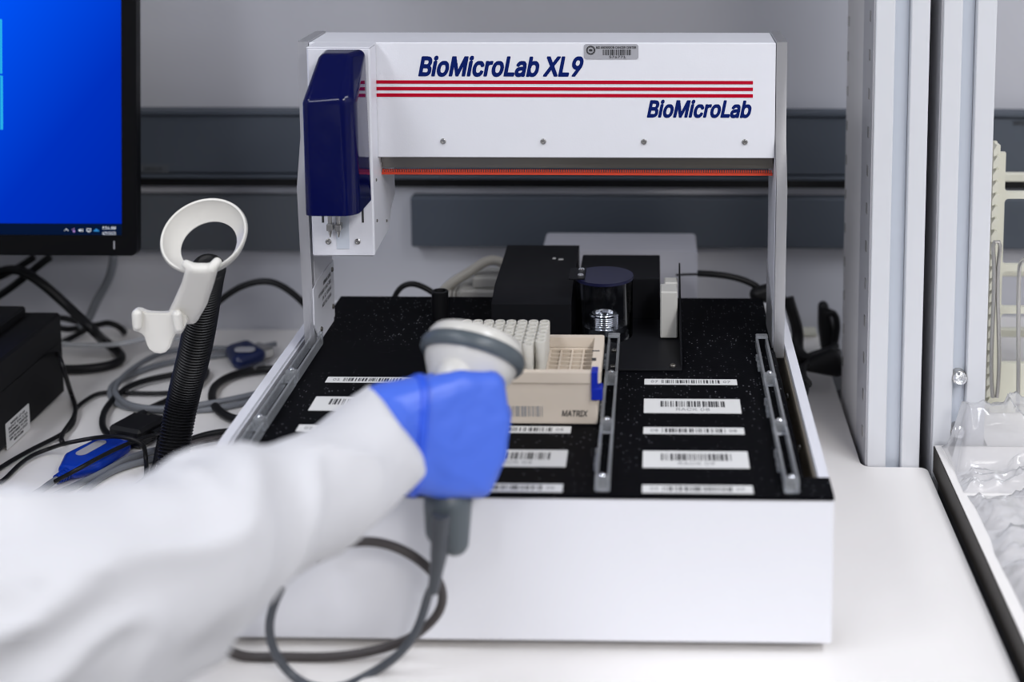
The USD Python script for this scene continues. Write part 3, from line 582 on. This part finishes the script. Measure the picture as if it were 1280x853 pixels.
sl.vertices = q + sl.vertex_normals*(k_el*dsp)[:, None]
taubin(sl, 4)
tor = hull([(SH[1], 0.080), (np.array([-0.92, 0.20, 0.46]), 0.080), (np.array([-0.66, 0.36, 0.12]), 0.105), (np.array([-0.86, 0.25, 0.12]), 0.105)], 32)
tor += hull([(np.array([-0.66, 0.36, 0.12]), 0.105), (np.array([-0.86, 0.25, 0.12]), 0.105), (np.array([-0.67, 0.34, -0.35]), 0.12), (np.array([-0.85, 0.24, -0.35]), 0.12)], 32)
tor = tm(tor.refine_to_length(0.02)); taubin(tor, 12); tq = tor.vertices
tor.vertices = tq + tor.vertex_normals*((meshkit.fbm(tq*9, 3, 61)-0.5)*0.018)[:, None]
obj('coat_body', tor, 'coat_cotton', per, smooth=True, label='white lab coat over the shoulder and chest')
obj('coat_sleeve', sl, 'coat_cotton', per, smooth=True, label='white lab coat sleeve')

# ================================================================ LEFT SIDE OF THE BENCH
# monitor, tilted back a little
MO = np.array([-0.522, 1.380, 0.158]); tl = 0.115
MU, MV = np.array([1.0, 0, 0]), np.array([0, math.sin(tl), math.cos(tl)]); MW = np.cross(MU, MV)
mon = thing('monitor', 'black computer monitor with blue desktop over the cables', 'monitor', (-0.79, 1.45, 0))
def mpl(t): return place(t, MO, MU, MV)                                # local x to the right, y up the screen, z towards the viewer
fr_ = rrect(-0.540, 0, 0, 0.335, 0.006).difference(sbox(-0.525, 0.0205, -0.0153, 0.320))
obj('bezel', mpl(prism(fr_, -0.012, 0)), 'bezel_black', mon)
obj('back_shell', mpl(box(-0.525, -0.022, 0.015, 0.320, -0.040, -0.0122, 0.008)), 'bezel_black', mon)
scr = obj('screen', mpl(box(-0.5249, -0.0154, 0.0320, 0.3199, -0.004, -0.0022)), 'screen_blue', mon, label='bright blue desktop background')
tb = obj('taskbar', mpl(box(-0.5249, -0.0154, 0.0206, 0.0319, -0.004, -0.0021)), 'screen_bar', mon, label='dark taskbar with icons and clock')
def Lm(px, py):
    d = AX.T @ np.array([(px-CX)/F, (py-CY)/F, 1]); p = EYE + d*(((MO-MW*0.002-EYE) @ MW)/(d @ MW)) - MO
    return p @ MU, p @ MV
for s_, x_, y_ in (('9:54 AM', 128, 287.2), ('4/9/2025', 128, 293.8)):
    a, b = Lm(x_, y_); obj('lettering', mpl(text(s_, 0.0029, 0.0136, bold=False)).apply_translation(MU*a+MV*(b+0.0003)-MW*0.0020), 'screen_text', tb)
def icon(name, polys, m_):
    ms = [mpl(prism(p, 0, 0.0002)) for p in polys]; [t.apply_translation(-MW*0.0020) for t in ms]; obj(name, ms, m_, tb)
a, b = Lm(83, 288); icon('chevron_icon', [[(a-0.002, b-0.0008), (a, b+0.0011), (a+0.002, b-0.0008), (a+0.002, b-0.0002), (a, b+0.0018), (a-0.002, b-0.0002)]], 'screen_text')
a, b = Lm(92.5, 288.5); icon('app_icon', [Polygon([(a+0.0012*math.cos(t), b-0.0006+0.0012*math.sin(t)) for t in np.linspace(0, 6, 12)]), sbox(a-0.0022, b+0.0006, a-0.0012, b+0.0014), sbox(a-0.0003, b+0.0014, a+0.0005, b+0.0026)], 'screen_violet')
a, b = Lm(101.5, 288); icon('speaker_icon', [[(a-0.0026, b-0.0007), (a-0.0016, b-0.0007), (a-0.0005, b-0.0017), (a-0.0005, b+0.0017), (a-0.0016, b+0.0007), (a-0.0026, b+0.0007)], sbox(a+0.0004, b-0.001, a+0.0008, b+0.001), sbox(a+0.0014, b-0.0016, a+0.0018, b+0.0016)], 'screen_text')
a, b = Lm(111, 288); icon('network_icon', [sbox(a-0.0022, b-0.001, a+0.0022, b+0.0018).difference(sbox(a-0.0017, b-0.0006, a+0.0017, b+0.0013)), sbox(a-0.0012, b-0.0018, a+0.0012, b-0.0013)], 'screen_text')
a, b = Lm(120.5, 288); icon('cloud_icon', [sbox(a-0.0028, b-0.0012, a+0.0028, b+0.0001), Polygon([(a+0.0014*math.cos(t), b+0.0003+0.0013*math.sin(t)) for t in np.linspace(0, 6, 12)])], 'screen_cloud')
for (y0, y1), xr in (((24.5, 92), 2.2), ((95, 162), 3.2)):
    a, b0 = Lm(xr, y1); _, b1_ = Lm(xr, y0)
    pn = mpl(box(a-0.052, a, b0, b1_, -0.0021, -0.0018)); obj('window_pane', pn, 'screen_cyan', scr)
    obj('window_pane', mpl(box(a-0.107, a-0.055, b0+0.002, b1_-0.002, -0.0021, -0.0018)), 'screen_cyan', scr)
    obj('pane_edge', mpl(cat([box(a-0.0010, a+0.0004, b0, b1_, -0.0018, -0.0015), box(a-0.052, a, b1_-0.0006, b1_+0.0003, -0.0018, -0.0015)])), 'screen_cyan_edge', scr)
a, b = Lm(143.5, 306); obj('power_mark', mpl(box(a-0.0005, a+0.0008, b-0.004, b+0.004, 0.0001, 0.0004)), 'sticker_grey', mon)
obj('stand_neck', box(-0.82, -0.76, 1.425, 1.455, 0.016, 0.26, 0.004), 'bezel_black', mon)
obj('stand_foot', box(-0.89, -0.69, 1.41, 1.56, 0.0, 0.015, 0.004), 'bezel_black', mon)

# black printer
prn = thing('label_printer', 'black box-shaped label printer with white rating label', 'printer', (-0.70, 1.28, 0))
px1 = -0.6130
obj('body', box(-0.80, px1, 1.13, 1.405, 0.004, 0.0905, 0.0025), 'printer_black', prn)
obj('seam', box(px1-0.0005, px1+0.0004, 1.132, 1.404, 0.0590, 0.0602), 'bezel_black', prn)
obj('lid', box(-0.79, -0.6430, 1.13, 1.392, 0.0908, 0.1015, 0.002), 'printer_black', prn, label='raised black lid')
for y in (1.16, 1.38):
    for x in (-0.78, -0.63): obj('foot', cyl((x, y, 0), (x, y, 0.0042), 0.008), 'plastic_black', prn)
lq = [at(px, py, x=px1+0.0005) for px, py in ((7, 530), (36, 505), (38, 536), (9, 563))]
ly0, ly1 = (lq[0][1]+lq[3][1])/2, (lq[1][1]+lq[2][1])/2; lz0, lz1 = (lq[2][2]+lq[3][2])/2, (lq[0][2]+lq[1][2])/2
rl = obj('rating_label', prism(rrect(ly0, ly1, lz0, lz1, 0.0012), px1+0.0001, px1+0.0006, 'yz'), 'sticker_white', prn, label='white rating label with small print')
LH = lz1-lz0
for i, (s_, w__) in enumerate((('MODEL LP 60', 0.6), ('INPUT 24V 2.5A', 0.82), ('THERMAL PRINTER', 0.82), ('CONFORMS TO STD', 0.78), ('S/N 20 4410 5522', 0.76), ('MADE IN CHINA', 0.4))):
    w__ *= (ly1-ly0); obj('lettering', place(text(s_, LH*0.085, w__), (px1+0.0006, (ly0+ly1)/2-w__/2, lz1-LH*(0.18+0.14*i)), BK, UP), 'print_black', rl)

# scanner holder on a corrugated gooseneck
hol = thing('scanner_holder', 'white cup scanner holder on a black corrugated gooseneck', 'scanner holder', (-0.437, 1.22, 0))
BD = at(218, 600, z=0.006)
hpts = [np.array([BD[0], BD[1], 0.010]), at(217, 570, y=BD[1]+0.001), at(228.5, 500, y=1.212), at(241, 450, y=1.205), at(251, 400, y=1.195), at(258, 352, y=1.182), at(262, 333, y=1.174)]
NR = 74
obj('gooseneck', sweep(hpts, lambda f: 0.0134+0.0011*math.sin(f*NR*2*math.pi), 24, rows=NR*8+1), 'plastic_black', hol, smooth=60, label='black corrugated gooseneck')
obj('base_disc', lathe([(0, 0), (0.026, 0), (0.026, 0.008), (0.024, 0.011), (0, 0.0115)], (BD[0], BD[1], 0), n=40), 'plastic_black', hol)
C0 = np.array([-0.3745, 1.14, 0.2493]); rn = np.array([-0.02, -0.68, 0.735]); rn /= np.linalg.norm(rn)
ru = np.cross([0, 0, 1.0], rn); ru /= np.linalg.norm(ru); rv = np.cross(rn, ru)            # ru to the right, rv back and up
def ringpt(t, r, h): return C0 + r*(math.cos(t)*ru + math.sin(t)*rv) + h*rn
def cuprow(t):
    return [(0.0336, 0.0), (0.0352, 0.0006), (0.0362, -0.0015), (0.0325, -0.0105), (0.0255, -0.0180), (0.0236, -0.0184), (0.0233, -0.0170), (0.0300, -0.0098), (0.0332, -0.0025)]
n1 = 72; g0 = 5.16; ts = np.linspace(g0, g0+2*math.pi-0.60, n1); V = []; Fc = []
for t in ts: V += [ringpt(t, r, h) for r, h in cuprow(t)]
K = 9
for i in range(n1-1):
    for j in range(K):
        a, b = i*K+j, i*K+(j+1) % K; Fc += [(a, b, b+K), (a, b+K, a+K)]
for j in range(1, K-1): Fc += [(0, j+1, j), ((n1-1)*K, (n1-1)*K+j, (n1-1)*K+j+1)]
cup = trimesh.Trimesh(np.array(V), np.array(Fc), process=False)
obj('cup', cup, 'holder_white', hol, smooth=50, label='white C-shaped cup')
nkp = [(at(252, 337, y=1.110), 0.0125), (at(247, 355, y=1.118), 0.0125), (at(238, 378, y=1.130), 0.0135), (at(228, 397, y=1.140), 0.0130)]
nm = m3.Manifold()
for (p, r), (p2, r2) in zip(nkp[:-1], nkp[1:]):
    e = lambda p, r: [(p+np.array([s*r*0.62, 0, 0]), r*0.42) for s in (-1, 1)]
    nm += hull(e(p, r)+e(p2, r2), 20)
nm += hull([(at(243, 336, y=1.108), 0.004), (at(233, 331, y=1.112), 0.0040)], 16) + hull([(at(264, 336, y=1.108), 0.004), (at(271, 328, y=1.112), 0.0040)], 16)
nm = taubin(tm(nm.refine_to_length(0.003)), 10); obj('neck', nm, 'holder_white', hol, smooth=True)
hk = [(22, 590), (28, 579), (40, 573), (58, 575), (75, 583), (100, 590), (160, 592), (198, 590), (213, 580), (228, 575), (243, 578), (262, 590), (276, 608), (280, 630), (266, 660), (255, 682), (228, 684), (218, 698), (208, 722), (196, 755), (180, 772), (158, 779), (130, 775), (106, 758), (96, 738), (85, 702), (72, 684), (56, 676), (30, 668), (24, 640)]
hy = 1.128
hpoly = [tuple(at(160+x/3.877, 240+y/3.877, y=hy)[[0, 2]]) for x, y in hk]
hpoly = Polygon(hpoly).buffer(0.0008, quad_segs=3)
lay = [prism(hpoly.buffer(-0.0012), hy-0.0006, hy, 'xz'), prism(hpoly, hy, hy+0.005, 'xz'), prism(hpoly.buffer(-0.0012), hy+0.005, hy+0.006, 'xz')]
ears = [tm(hull([(at(160+x0/3.877, 240+y0/3.877, y=hy-0.004), 0.0042), (at(160+x1/3.877, 240+y1/3.877, y=hy-0.004), 0.0036), (at(160+x0/3.877, 240+y0/3.877, y=hy+0.006), 0.0042), (at(160+x1/3.877, 240+y1/3.877, y=hy+0.006), 0.0036)], 16)) for x0, y0, x1, y1 in ((44, 592, 46, 650), (238, 596, 246, 660))]
obj('cradle', cat(lay+ears), 'holder_white', hol, smooth=45, label='white saddle-shaped trigger cradle')
obj('neck_knob', lathe([(0, 0), (0.0062, 0), (0.0062, 0.003), (0, 0.0042)], at(258, 329, y=1.125), (-0.1, -0.4, 0.9), 20), 'plastic_black', hol)

# blue serial adapters
def rot_box(p0, p1, w, h, z0, b=0.002):
    p0, p1 = np.asarray(p0[:2]), np.asarray(p1[:2]); L = np.linalg.norm(p1-p0); d = (p1-p0)/L
    t = box(0, L, -w/2, w/2, 0, h, b); v = t.vertices.copy(); nrm = np.array([-d[1], d[0]])
    xy = p0 + v[:, :1]*d + v[:, 1:2]*nrm; return trimesh.Trimesh(np.c_[xy, v[:, 2]+z0], t.faces, process=False)
q0, q1 = at(84, 588, z=0.01), at(141, 556, z=0.01); dd = (q1-q0)[:2]; dd /= np.linalg.norm(dd); nn = np.array([-dd[1], dd[0]])
ad = thing('serial_adapter', 'translucent blue serial adapter with black plug beside the printer', 'adapter', (q0[0], q0[1], 0))
P2 = lambda a, b, z: np.array([*(q0[:2]+dd*a+nn*b), z])
LA = np.linalg.norm((q1-q0)[:2])
obj('body', tm(hull([(P2(0.004, -0.006, 0.008), 0.006), (P2(0.004, 0.006, 0.008), 0.006), (P2(LA, -0.012, 0.009), 0.007), (P2(LA, 0.012, 0.009), 0.007), (P2(LA*0.35, 0.014, 0.009), 0.0075), (P2(LA*0.35, -0.014, 0.009), 0.0075)], 24)), 'adapter_blue', ad, smooth=50)
obj('oval_label', place(prism(rrect(-0.017, 0.017, -0.0058, 0.0058, 0.0057), 0, 0.0003), P2(LA*0.58, 0.003, 0.0166), (*dd, 0), (*nn, 0)), 'sticker_grey', ad, label='pale oval label')
obj('strain_relief', [cyl(P2(-0.013+i*0.003, 0, 0.0068), P2(-0.011+i*0.003, 0, 0.0068), 0.0046+i*0.0003, 16) for i in range(5)]+[cyl(P2(-0.013, 0, 0.0068), P2(0.004, 0, 0.0068), 0.0042, 14)], 'adapter_blue', ad)
obj('tail', sweep([P2(-0.010, 0, 0.0068), P2(-0.03, -0.001, 0.006), P2(-0.055, -0.006, 0.0045), P2(-0.085, -0.014, 0.0035), P2(-0.14, -0.03, 0.0035)], 0.0031, 12), 'cable_grey', ad)
obj('metal_shell', rot_box(P2(LA+0.0075, 0, 0), P2(LA+0.014, 0, 0), 0.018, 0.011, 0.0035), 'steel', ad)
bp0, bp1 = P2(LA+0.0145, 0, 0), P2(LA+0.052, 0, 0)
pl = obj('plug', [rot_box(bp0, bp1, 0.038, 0.0185, 0.0015, 0.003)], 'plastic_black', ad, label='black ribbed plug')
obj('cable_boot', rot_box(bp1, bp1+np.array([*dd, 0])*0.012, 0.019, 0.012, 0.003, 0.002), 'plastic_black', pl)
for s_ in (-1, 1): obj('thumb_screw', cyl(P2(LA+0.030, s_*0.0215, 0.0105), P2(LA+0.068, s_*0.0215, 0.0105), 0.0042, 14), 'plastic_black', pl)
qa, qb = at(292, 440, z=0.012), at(322, 455, z=0.012)
a2 = thing('serial_adapter', 'navy serial adapter with bare metal plug beside the sorter', 'adapter', (qa[0], qa[1], 0))
obj('body', tm(hull([(at(292, 440, z=0.010), 0.009), (at(307, 437, z=0.012), 0.010), (at(300, 452, z=0.010), 0.009), (at(322, 445, z=0.012), 0.009)], 24)), 'adapter_navy', a2, smooth=50)
qc = at(305, 436, z=0.0222); obj('oval_label', prism(rrect(qc[0]-0.010, qc[0]+0.012, qc[1]-0.006, qc[1]+0.006, 0.0055), 0.0205, 0.0222), 'sticker_grey', a2)
obj('metal_plug', rot_box(at(318, 452, z=0.0), at(334, 446, z=0.0), 0.026, 0.012, 0.003, 0.002), 'steel', a2)
for pa, pb_ in (((316, 462), (330, 455)), ((326, 440), (340, 436))): obj('thumb_screw', cyl(at(*pa, z=0.008), at(*pb_, z=0.008), 0.0032, 14), 'steel', a2)

# cables
def cable(label, pts, r, m_, name='cable', group=None, n=10):
    P = [np.asarray(p, float) for p in pts]
    return obj(name, sweep(P, r, n), m_, None, smooth=True, label=label, category='cable', group=group)
def Z(pts, z=0.003): return [at(px, py, z=z) for px, py in pts]
def Y(pts, y): return [at(px, py, y=y) for px, py in pts]
def mix(pts): return [at(px, py, y=d) if d > 0.5 else at(px, py, z=d) for px, py, d in pts]
cable('thick black cable arching under the monitor and looping on the bench', mix([(-30, 352, 1.50), (0, 340, 1.50), (22, 338, 1.50), (55, 357, 1.495), (90, 388, 1.49), (115, 412, 1.47), (135, 430, 0.012), (151, 445, 0.006), (143, 455, 0.006), (120, 460, 0.006), (85, 462, 0.006), (60, 460, 0.006)]), 0.0052, 'cable_black')
cable('black cable rising to the left under the monitor', Y([(62, 322, ), (45, 335), (20, 355), (0, 369), (-30, 385)], 1.52), 0.0045, 'cable_black')
cable('black cable crossing behind the thick arch', Y([(42, 322), (20, 336), (0, 346), (-25, 356)], 1.54), 0.0042, 'cable_black')
cable('pale grey cable hanging behind the monitor', mix([(142, 320, 1.55), (140, 335, 1.55), (133, 355, 1.55), (120, 378, 1.55), (112, 396, 1.55), (100, 408, 1.55)]), 0.0048, 'cable_grey')
cable('black cable lying against the wall behind the printer', mix([(70, 398, 1.56), (95, 402, 1.56), (120, 407, 1.56), (133, 404, 1.56), (145, 407, 1.56), (155, 416, 0.004)]), 0.0035, 'cable_black')
cable('second black cable along the wall foot', mix([(70, 406, 1.55), (100, 410, 1.55), (112, 408, 1.55), (90, 422, 0.005), (72, 432, 0.005)]), 0.0035, 'cable_black')
cable('clear cable running from the printer towards the holder', Z([(70, 429), (88, 431), (110, 432), (140, 431), (165, 427), (185, 423), (225, 424)], 0.020), 0.0028, 'cable_clear')
cable('slate cable loop behind the gooseneck', Z([(330, 440), (290, 443), (245, 448), (205, 455), (170, 466), (143, 480), (138, 494), (150, 506), (180, 512), (225, 513), (270, 511), (320, 500), (345, 494)], 0.0035), 0.0033, 'cable_grey')
cable('second slate cable loop crossing the gooseneck', Z([(345, 430), (270, 436), (210, 440), (175, 455), (148, 478), (146, 495), (165, 507), (200, 511), (245, 507), (300, 497), (340, 487)], 0.009), 0.0030, 'cable_grey')
cable('black cable coil right of the gooseneck', mix([(345, 462, 0.006), (320, 463, 0.006), (290, 470, 0.006), (270, 482, 0.006), (265, 497, 0.006), (270, 510, 0.006), (283, 520, 0.006), (300, 525, 0.006), (330, 522, 0.006)]), 0.0042, 'cable_black')
cable('black cable bowing from the plug behind the gooseneck', Z([(140, 546), (130, 537), (128, 525), (132, 512), (145, 496), (165, 482), (190, 474), (215, 469), (245, 463), (256, 462), (258, 468), (250, 478), (235, 488), (200, 505), (180, 514)], 0.006), 0.0032, 'cable_black')
cable('thin black cable looping in front of the printer', Z([(-10, 592), (20, 573), (50, 557), (80, 541), (92, 528), (95, 512), (108, 500), (125, 492), (150, 491), (185, 492), (215, 491)], 0.004), 0.0022, 'cable_black')
cable('thin black cable dropping from the printer', mix([(72, 440, 1.415), (82, 470, 1.36), (90, 495, 0.006), (94, 508, 0.006), (92, 522, 0.006), (80, 540, 0.006), (78, 553, 0.006)]), 0.0023, 'cable_black')
cable('thin black cable sweeping over the blue adapter', mix([(0, 603, 0.003), (15, 590, 0.003), (40, 570, 0.004), (62, 561, 0.006), (85, 554, 0.018), (110, 549, 0.020), (140, 546, 0.026), (165, 549, 0.027), (178, 556, 0.022), (182, 570, 0.010), (183, 585, 0.004), (182, 600, 0.003), (178, 640, 0.003)]), 0.0020, 'cable_black')
cable('thin black cable running along the adapter front', mix([(0, 650, 0.003), (40, 618, 0.003), (65, 604, 0.006), (95, 588, 0.020), (130, 569, 0.0215), (165, 553, 0.0215), (200, 543, 0.012)]), 0.0020, 'cable_black')
cable('grey cable pair running under the gooseneck, upper', Z([(10, 655), (60, 624), (95, 607), (130, 590), (165, 572), (200, 562), (235, 555)], 0.0035), 0.0032, 'cable_grey')
cable('grey cable pair running under the gooseneck, lower', Z([(35, 662), (85, 629), (115, 606), (140, 590), (175, 578), (215, 570)], 0.0035), 0.0032, 'cable_grey')
cable('black cable running to the gooseneck foot', mix([(150, 640, 0.004), (170, 607, 0.004), (188, 592, 0.004), (194, 575, 0.006), (198, 555, 0.010), (201, 535, 0.010)]), 0.0021, 'cable_black')
cable('black cable passing behind the gooseneck foot', Z([(200, 562), (240, 549), (265, 542), (290, 539), (330, 538)], 0.004), 0.0030, 'cable_black')
cable('brown-black cable behind the gooseneck foot', Z([(205, 567), (240, 555), (262, 550), (290, 547), (330, 545)], 0.0065), 0.0030, 'cable_brown')
cable('black cable arching on the wall between holder and sorter', Y([(240, 400), (268, 382), (290, 365), (315, 354), (340, 353), (362, 364), (380, 380), (395, 400)], 1.50), 0.0036, 'cable_black')

# ================================================================ BEHIND AND BESIDE THE SORTER
cable('black cable hump rising behind the deck', Y([(488, 395), (494, 370), (503, 358.5), (515, 355), (530, 359.5), (546, 370), (560, 390)], 1.42), 0.0030, 'cable_black')
cable('thick beige cable arching into beige plugs', Y([(540, 392), (551, 368), (568, 352), (590, 338), (612, 326), (628, 329), (640, 342), (650, 365)], 1.455), 0.0052, 'cable_beige')
bpq = thing('plug_strip', 'beige plugs behind the black angled housing', 'plug', (-0.19, 1.46, 0))
obj('plug_body', [box(-0.206, -0.150, 1.440, 1.49, 0.06, 0.104, 0.002), box(-0.192, -0.150, 1.445, 1.485, 0.1042, 0.1165, 0.002)], 'beige_plastic', bpq)
obj('plug_ridge', [box(-0.2175+i*0.0042, -0.2145+i*0.0042, 1.445, 1.48, 0.07, 0.1005, 0.0006) for i in range(3)], 'beige_plastic', bpq)
obj('plug_foot', box(-0.215, -0.145, 1.44, 1.49, 0.0, 0.0598, 0.002), 'beige_plastic', bpq)
wb = thing('white_unit', 'plain white unit standing behind the black housings', 'box', (0.01, 1.47, 0))
obj('shell', prism(rrect(-0.12, 0.0445, 0.0, 0.1437, 0.004), 1.452, 1.52, 'xz'), 'white_box', wb)
obj('rear_foot', box(-0.11, 0.035, 1.5202, 1.54, 0.0, 0.01), 'white_box', wb)
cable('black cable leaving the white unit towards the gantry', Y([(845, 343), (870, 342), (900, 344), (925, 349), (945, 358), (957, 370), (962, 390), (965, 420)], 1.455), 0.0034, 'cable_black')
plug = thing('power_plug', 'black power plug behind the gantry foot', 'plug', (0.115, 1.45, 0.07))
obj('plug_body', tm(hull([(at(946, 368, y=1.45), 0.008), (at(962, 362, y=1.45), 0.007), (at(975, 372, y=1.45), 0.006)], 16)), 'plastic_black', plug)
pw = thing('power_adapter', 'black plug-in power adapter and looped leads beside the post', 'power adapter', (0.175, 1.52, 0))
obj('adapter_body', tm(hull([(at(1029, 383, y=1.53), 0.006), (at(1032, 405, y=1.53), 0.009), (at(1036, 430, y=1.53), 0.010), (at(1040, 448, y=1.53), 0.010)], 16)), 'plastic_black', pw)
obj('lead', sweep(Y([(1033, 392), (1042, 392), (1046, 402), (1045, 420), (1042, 440)], 1.52), 0.004, 10), 'plastic_black', pw)
obj('lead', sweep(mix([(1045, 432, 1.50), (1030, 440, 1.48), (1012, 446, 1.46), (1000, 455, 1.44), (1002, 470, 1.40), (1010, 480, 1.36)]), 0.0042, 10), 'plastic_black', pw)
obj('lead', sweep(mix([(1048, 440, 1.49), (1035, 448, 1.46), (1015, 452, 1.44), (1004, 462, 1.41), (1006, 478, 1.37), (1002, 500, 1.33)]), 0.0038, 10), 'plastic_black', pw)
obj('lead', sweep(mix([(985, 372, 1.46), (992, 395, 1.46), (997, 420, 1.46), (998, 440, 1.45), (1010, 450, 1.44), (1040, 446, 1.47)]), 0.0065, 10), 'plastic_black', pw)
obj('adapter_block', tm(hull([(at(1020, 452, y=1.44), 0.008), (at(1040, 448, y=1.44), 0.010), (at(1046, 462, y=1.44), 0.008), (at(1012, 458, y=1.43), 0.006)], 16)), 'plastic_black', pw)
cl = thing('wall_clip', 'short white cable clip on the wall beside the power adapter', 'clip', (0.17, 1.60, 0.02))
qx = at(1001, 417, y=1.595); qy = at(1021, 417, y=1.595)
obj('bar', box(qx[0], qy[0], 1.590, 1.609, qx[2]-0.002, qx[2]+0.003, 0.001), 'cream_plastic', cl)

# drying rack on the side bench
dr = thing('drying_rack', 'cream plastic slotted rack with steel wire loops behind the right post', 'rack', (0.34, 1.33, 0.0217))
fy = 1.325
ox0, ox1, oz0, oz1 = 0.3235, 0.560, 0.0222, 0.2790
fpoly = rrect(ox0, ox1, oz0, oz1, 0.002)
for z0, z1 in ((0.2410, 0.2790), (0.170, 0.2345), (0.128, 0.1635), (0.072, 0.1215)):
    for x0, x1 in ((0.3315, 0.4), (0.407, 0.475), (0.482, 0.552)):
        fpoly = fpoly.difference(rrect(x0, x1, z0, z1 + (0.02 if z1 > 0.27 else 0), 0.004))
obj('frame', prism(fpoly, fy, fy+0.006, 'xz'), 'cream_plastic', dr)
for i in range(22):
    z = 0.030 + i*0.0118
    obj('tooth', prism([(0.3170, z), (0.3232, z+0.004), (0.3232, z+0.0110), (0.3200, z+0.0112), (0.3170, z+0.0062)], fy-0.012+0.0*i, fy+0.008, 'xz'), 'cream_plastic', dr)
obj('back_strip', prism([(0.3140, 0.0222), (0.3170, 0.0222), (0.3205, 0.285), (0.3195, 0.300), (0.3160, 0.302)], fy+0.009, fy+0.016, 'xz'), 'cream_plastic', dr)
obj('top_step', box(0.3205, 0.3232, fy, fy+0.006, 0.2792, 0.2895), 'cream_plastic', dr)
obj('rear_frame', [box(0.345, 0.56, 1.43, 1.437, z, z+0.009, 0.001) for z in (0.225, 0.125, 0.06)]+[box(0.556, 0.562, fy+0.0062, 1.4298, 0.0222, 0.03), box(0.40, 0.406, 1.43, 1.437, 0.0222, 0.234)], 'cream_plastic', dr)
for pts, yy in ((((1241, 497), (1241, 400), (1242, 320), (1244, 302), (1248, 302), (1249, 320), (1248, 400), (1246, 497)), 1.29), (((1272, 515), (1273, 420), (1274, 340), (1277, 327), (1282, 324), (1290, 330), (1291, 420), (1290, 515)), 1.27)):
    P = [at(a, b, y=yy) for a, b in pts]
    obj('wire_loop', sweep(P, 0.0019, 10), 'steel', dr, label='bent steel wire loop')
obj('stopper', tm(hull([(at(1268, 505, y=1.36), 0.016), (at(1284, 500, y=1.36), 0.016)], 20)), 'sticker_white', dr)

# clear plastic film on the side bench
def film(name, label, x0, x1, y0, y1, height, seed, n=90):
    gx, gy = np.meshgrid(np.linspace(x0, x1, n), np.linspace(y0, y1, n), indexing='ij')
    p = np.stack([gx, gy, 0*gx], -1).reshape(-1, 3); f = meshkit.fbm(p*28, 3, seed); r1 = 1-np.abs(2*meshkit.noise(p*(24, 15, 1)+f[:, None]*1.5, seed+3)-1); r2 = 1-np.abs(2*meshkit.noise(p*(55, 70, 1)+f[:, None], seed+7)-1)
    e = np.minimum.reduce([(p[:, 0]-x0)/(x1-x0)*22, (x1-p[:, 0])/(x1-x0)*8, (p[:, 1]-y0)/(y1-y0)*14, (y1-p[:, 1])/(y1-y0)*14, np.ones(len(p))]); e = np.clip(e, 0, 1)
    z = 0.0222 + e*(height(p[:, 0], p[:, 1]) + 0.011*r1**5 + 0.006*r2**4 + 0.006*f)
    edge = 0.004*(meshkit.noise(p*40, seed+9)-0.5)
    v = np.c_[p[:, 0]+edge, p[:, 1], z]; i = np.arange(n*n).reshape(n, n)
    Fq = np.stack([i[:-1, :-1], i[1:, :-1], i[1:, 1:], i[:-1, 1:]], -1).reshape(-1, 4)
    t = trimesh.Trimesh(v, np.vstack([Fq[:, [0, 1, 2]], Fq[:, [0, 2, 3]]]), process=False)
    return obj(name, t, 'bag_film', None, smooth=True, label=label, category='plastic bag')
film('plastic_bag', 'crumpled clear plastic bag lying on the side bench', 0.2655, 0.60, 0.80, 1.150, lambda x, y: 0.004+0.004*np.sin(x*30)*np.sin(y*17), 21)
film('plastic_bag', 'clear plastic bag puffed up against the bolted post', 0.2625, 0.56, 1.155, 1.248, lambda x, y: 0.046*np.exp(-((y-1.218)/0.024)**4), 33)
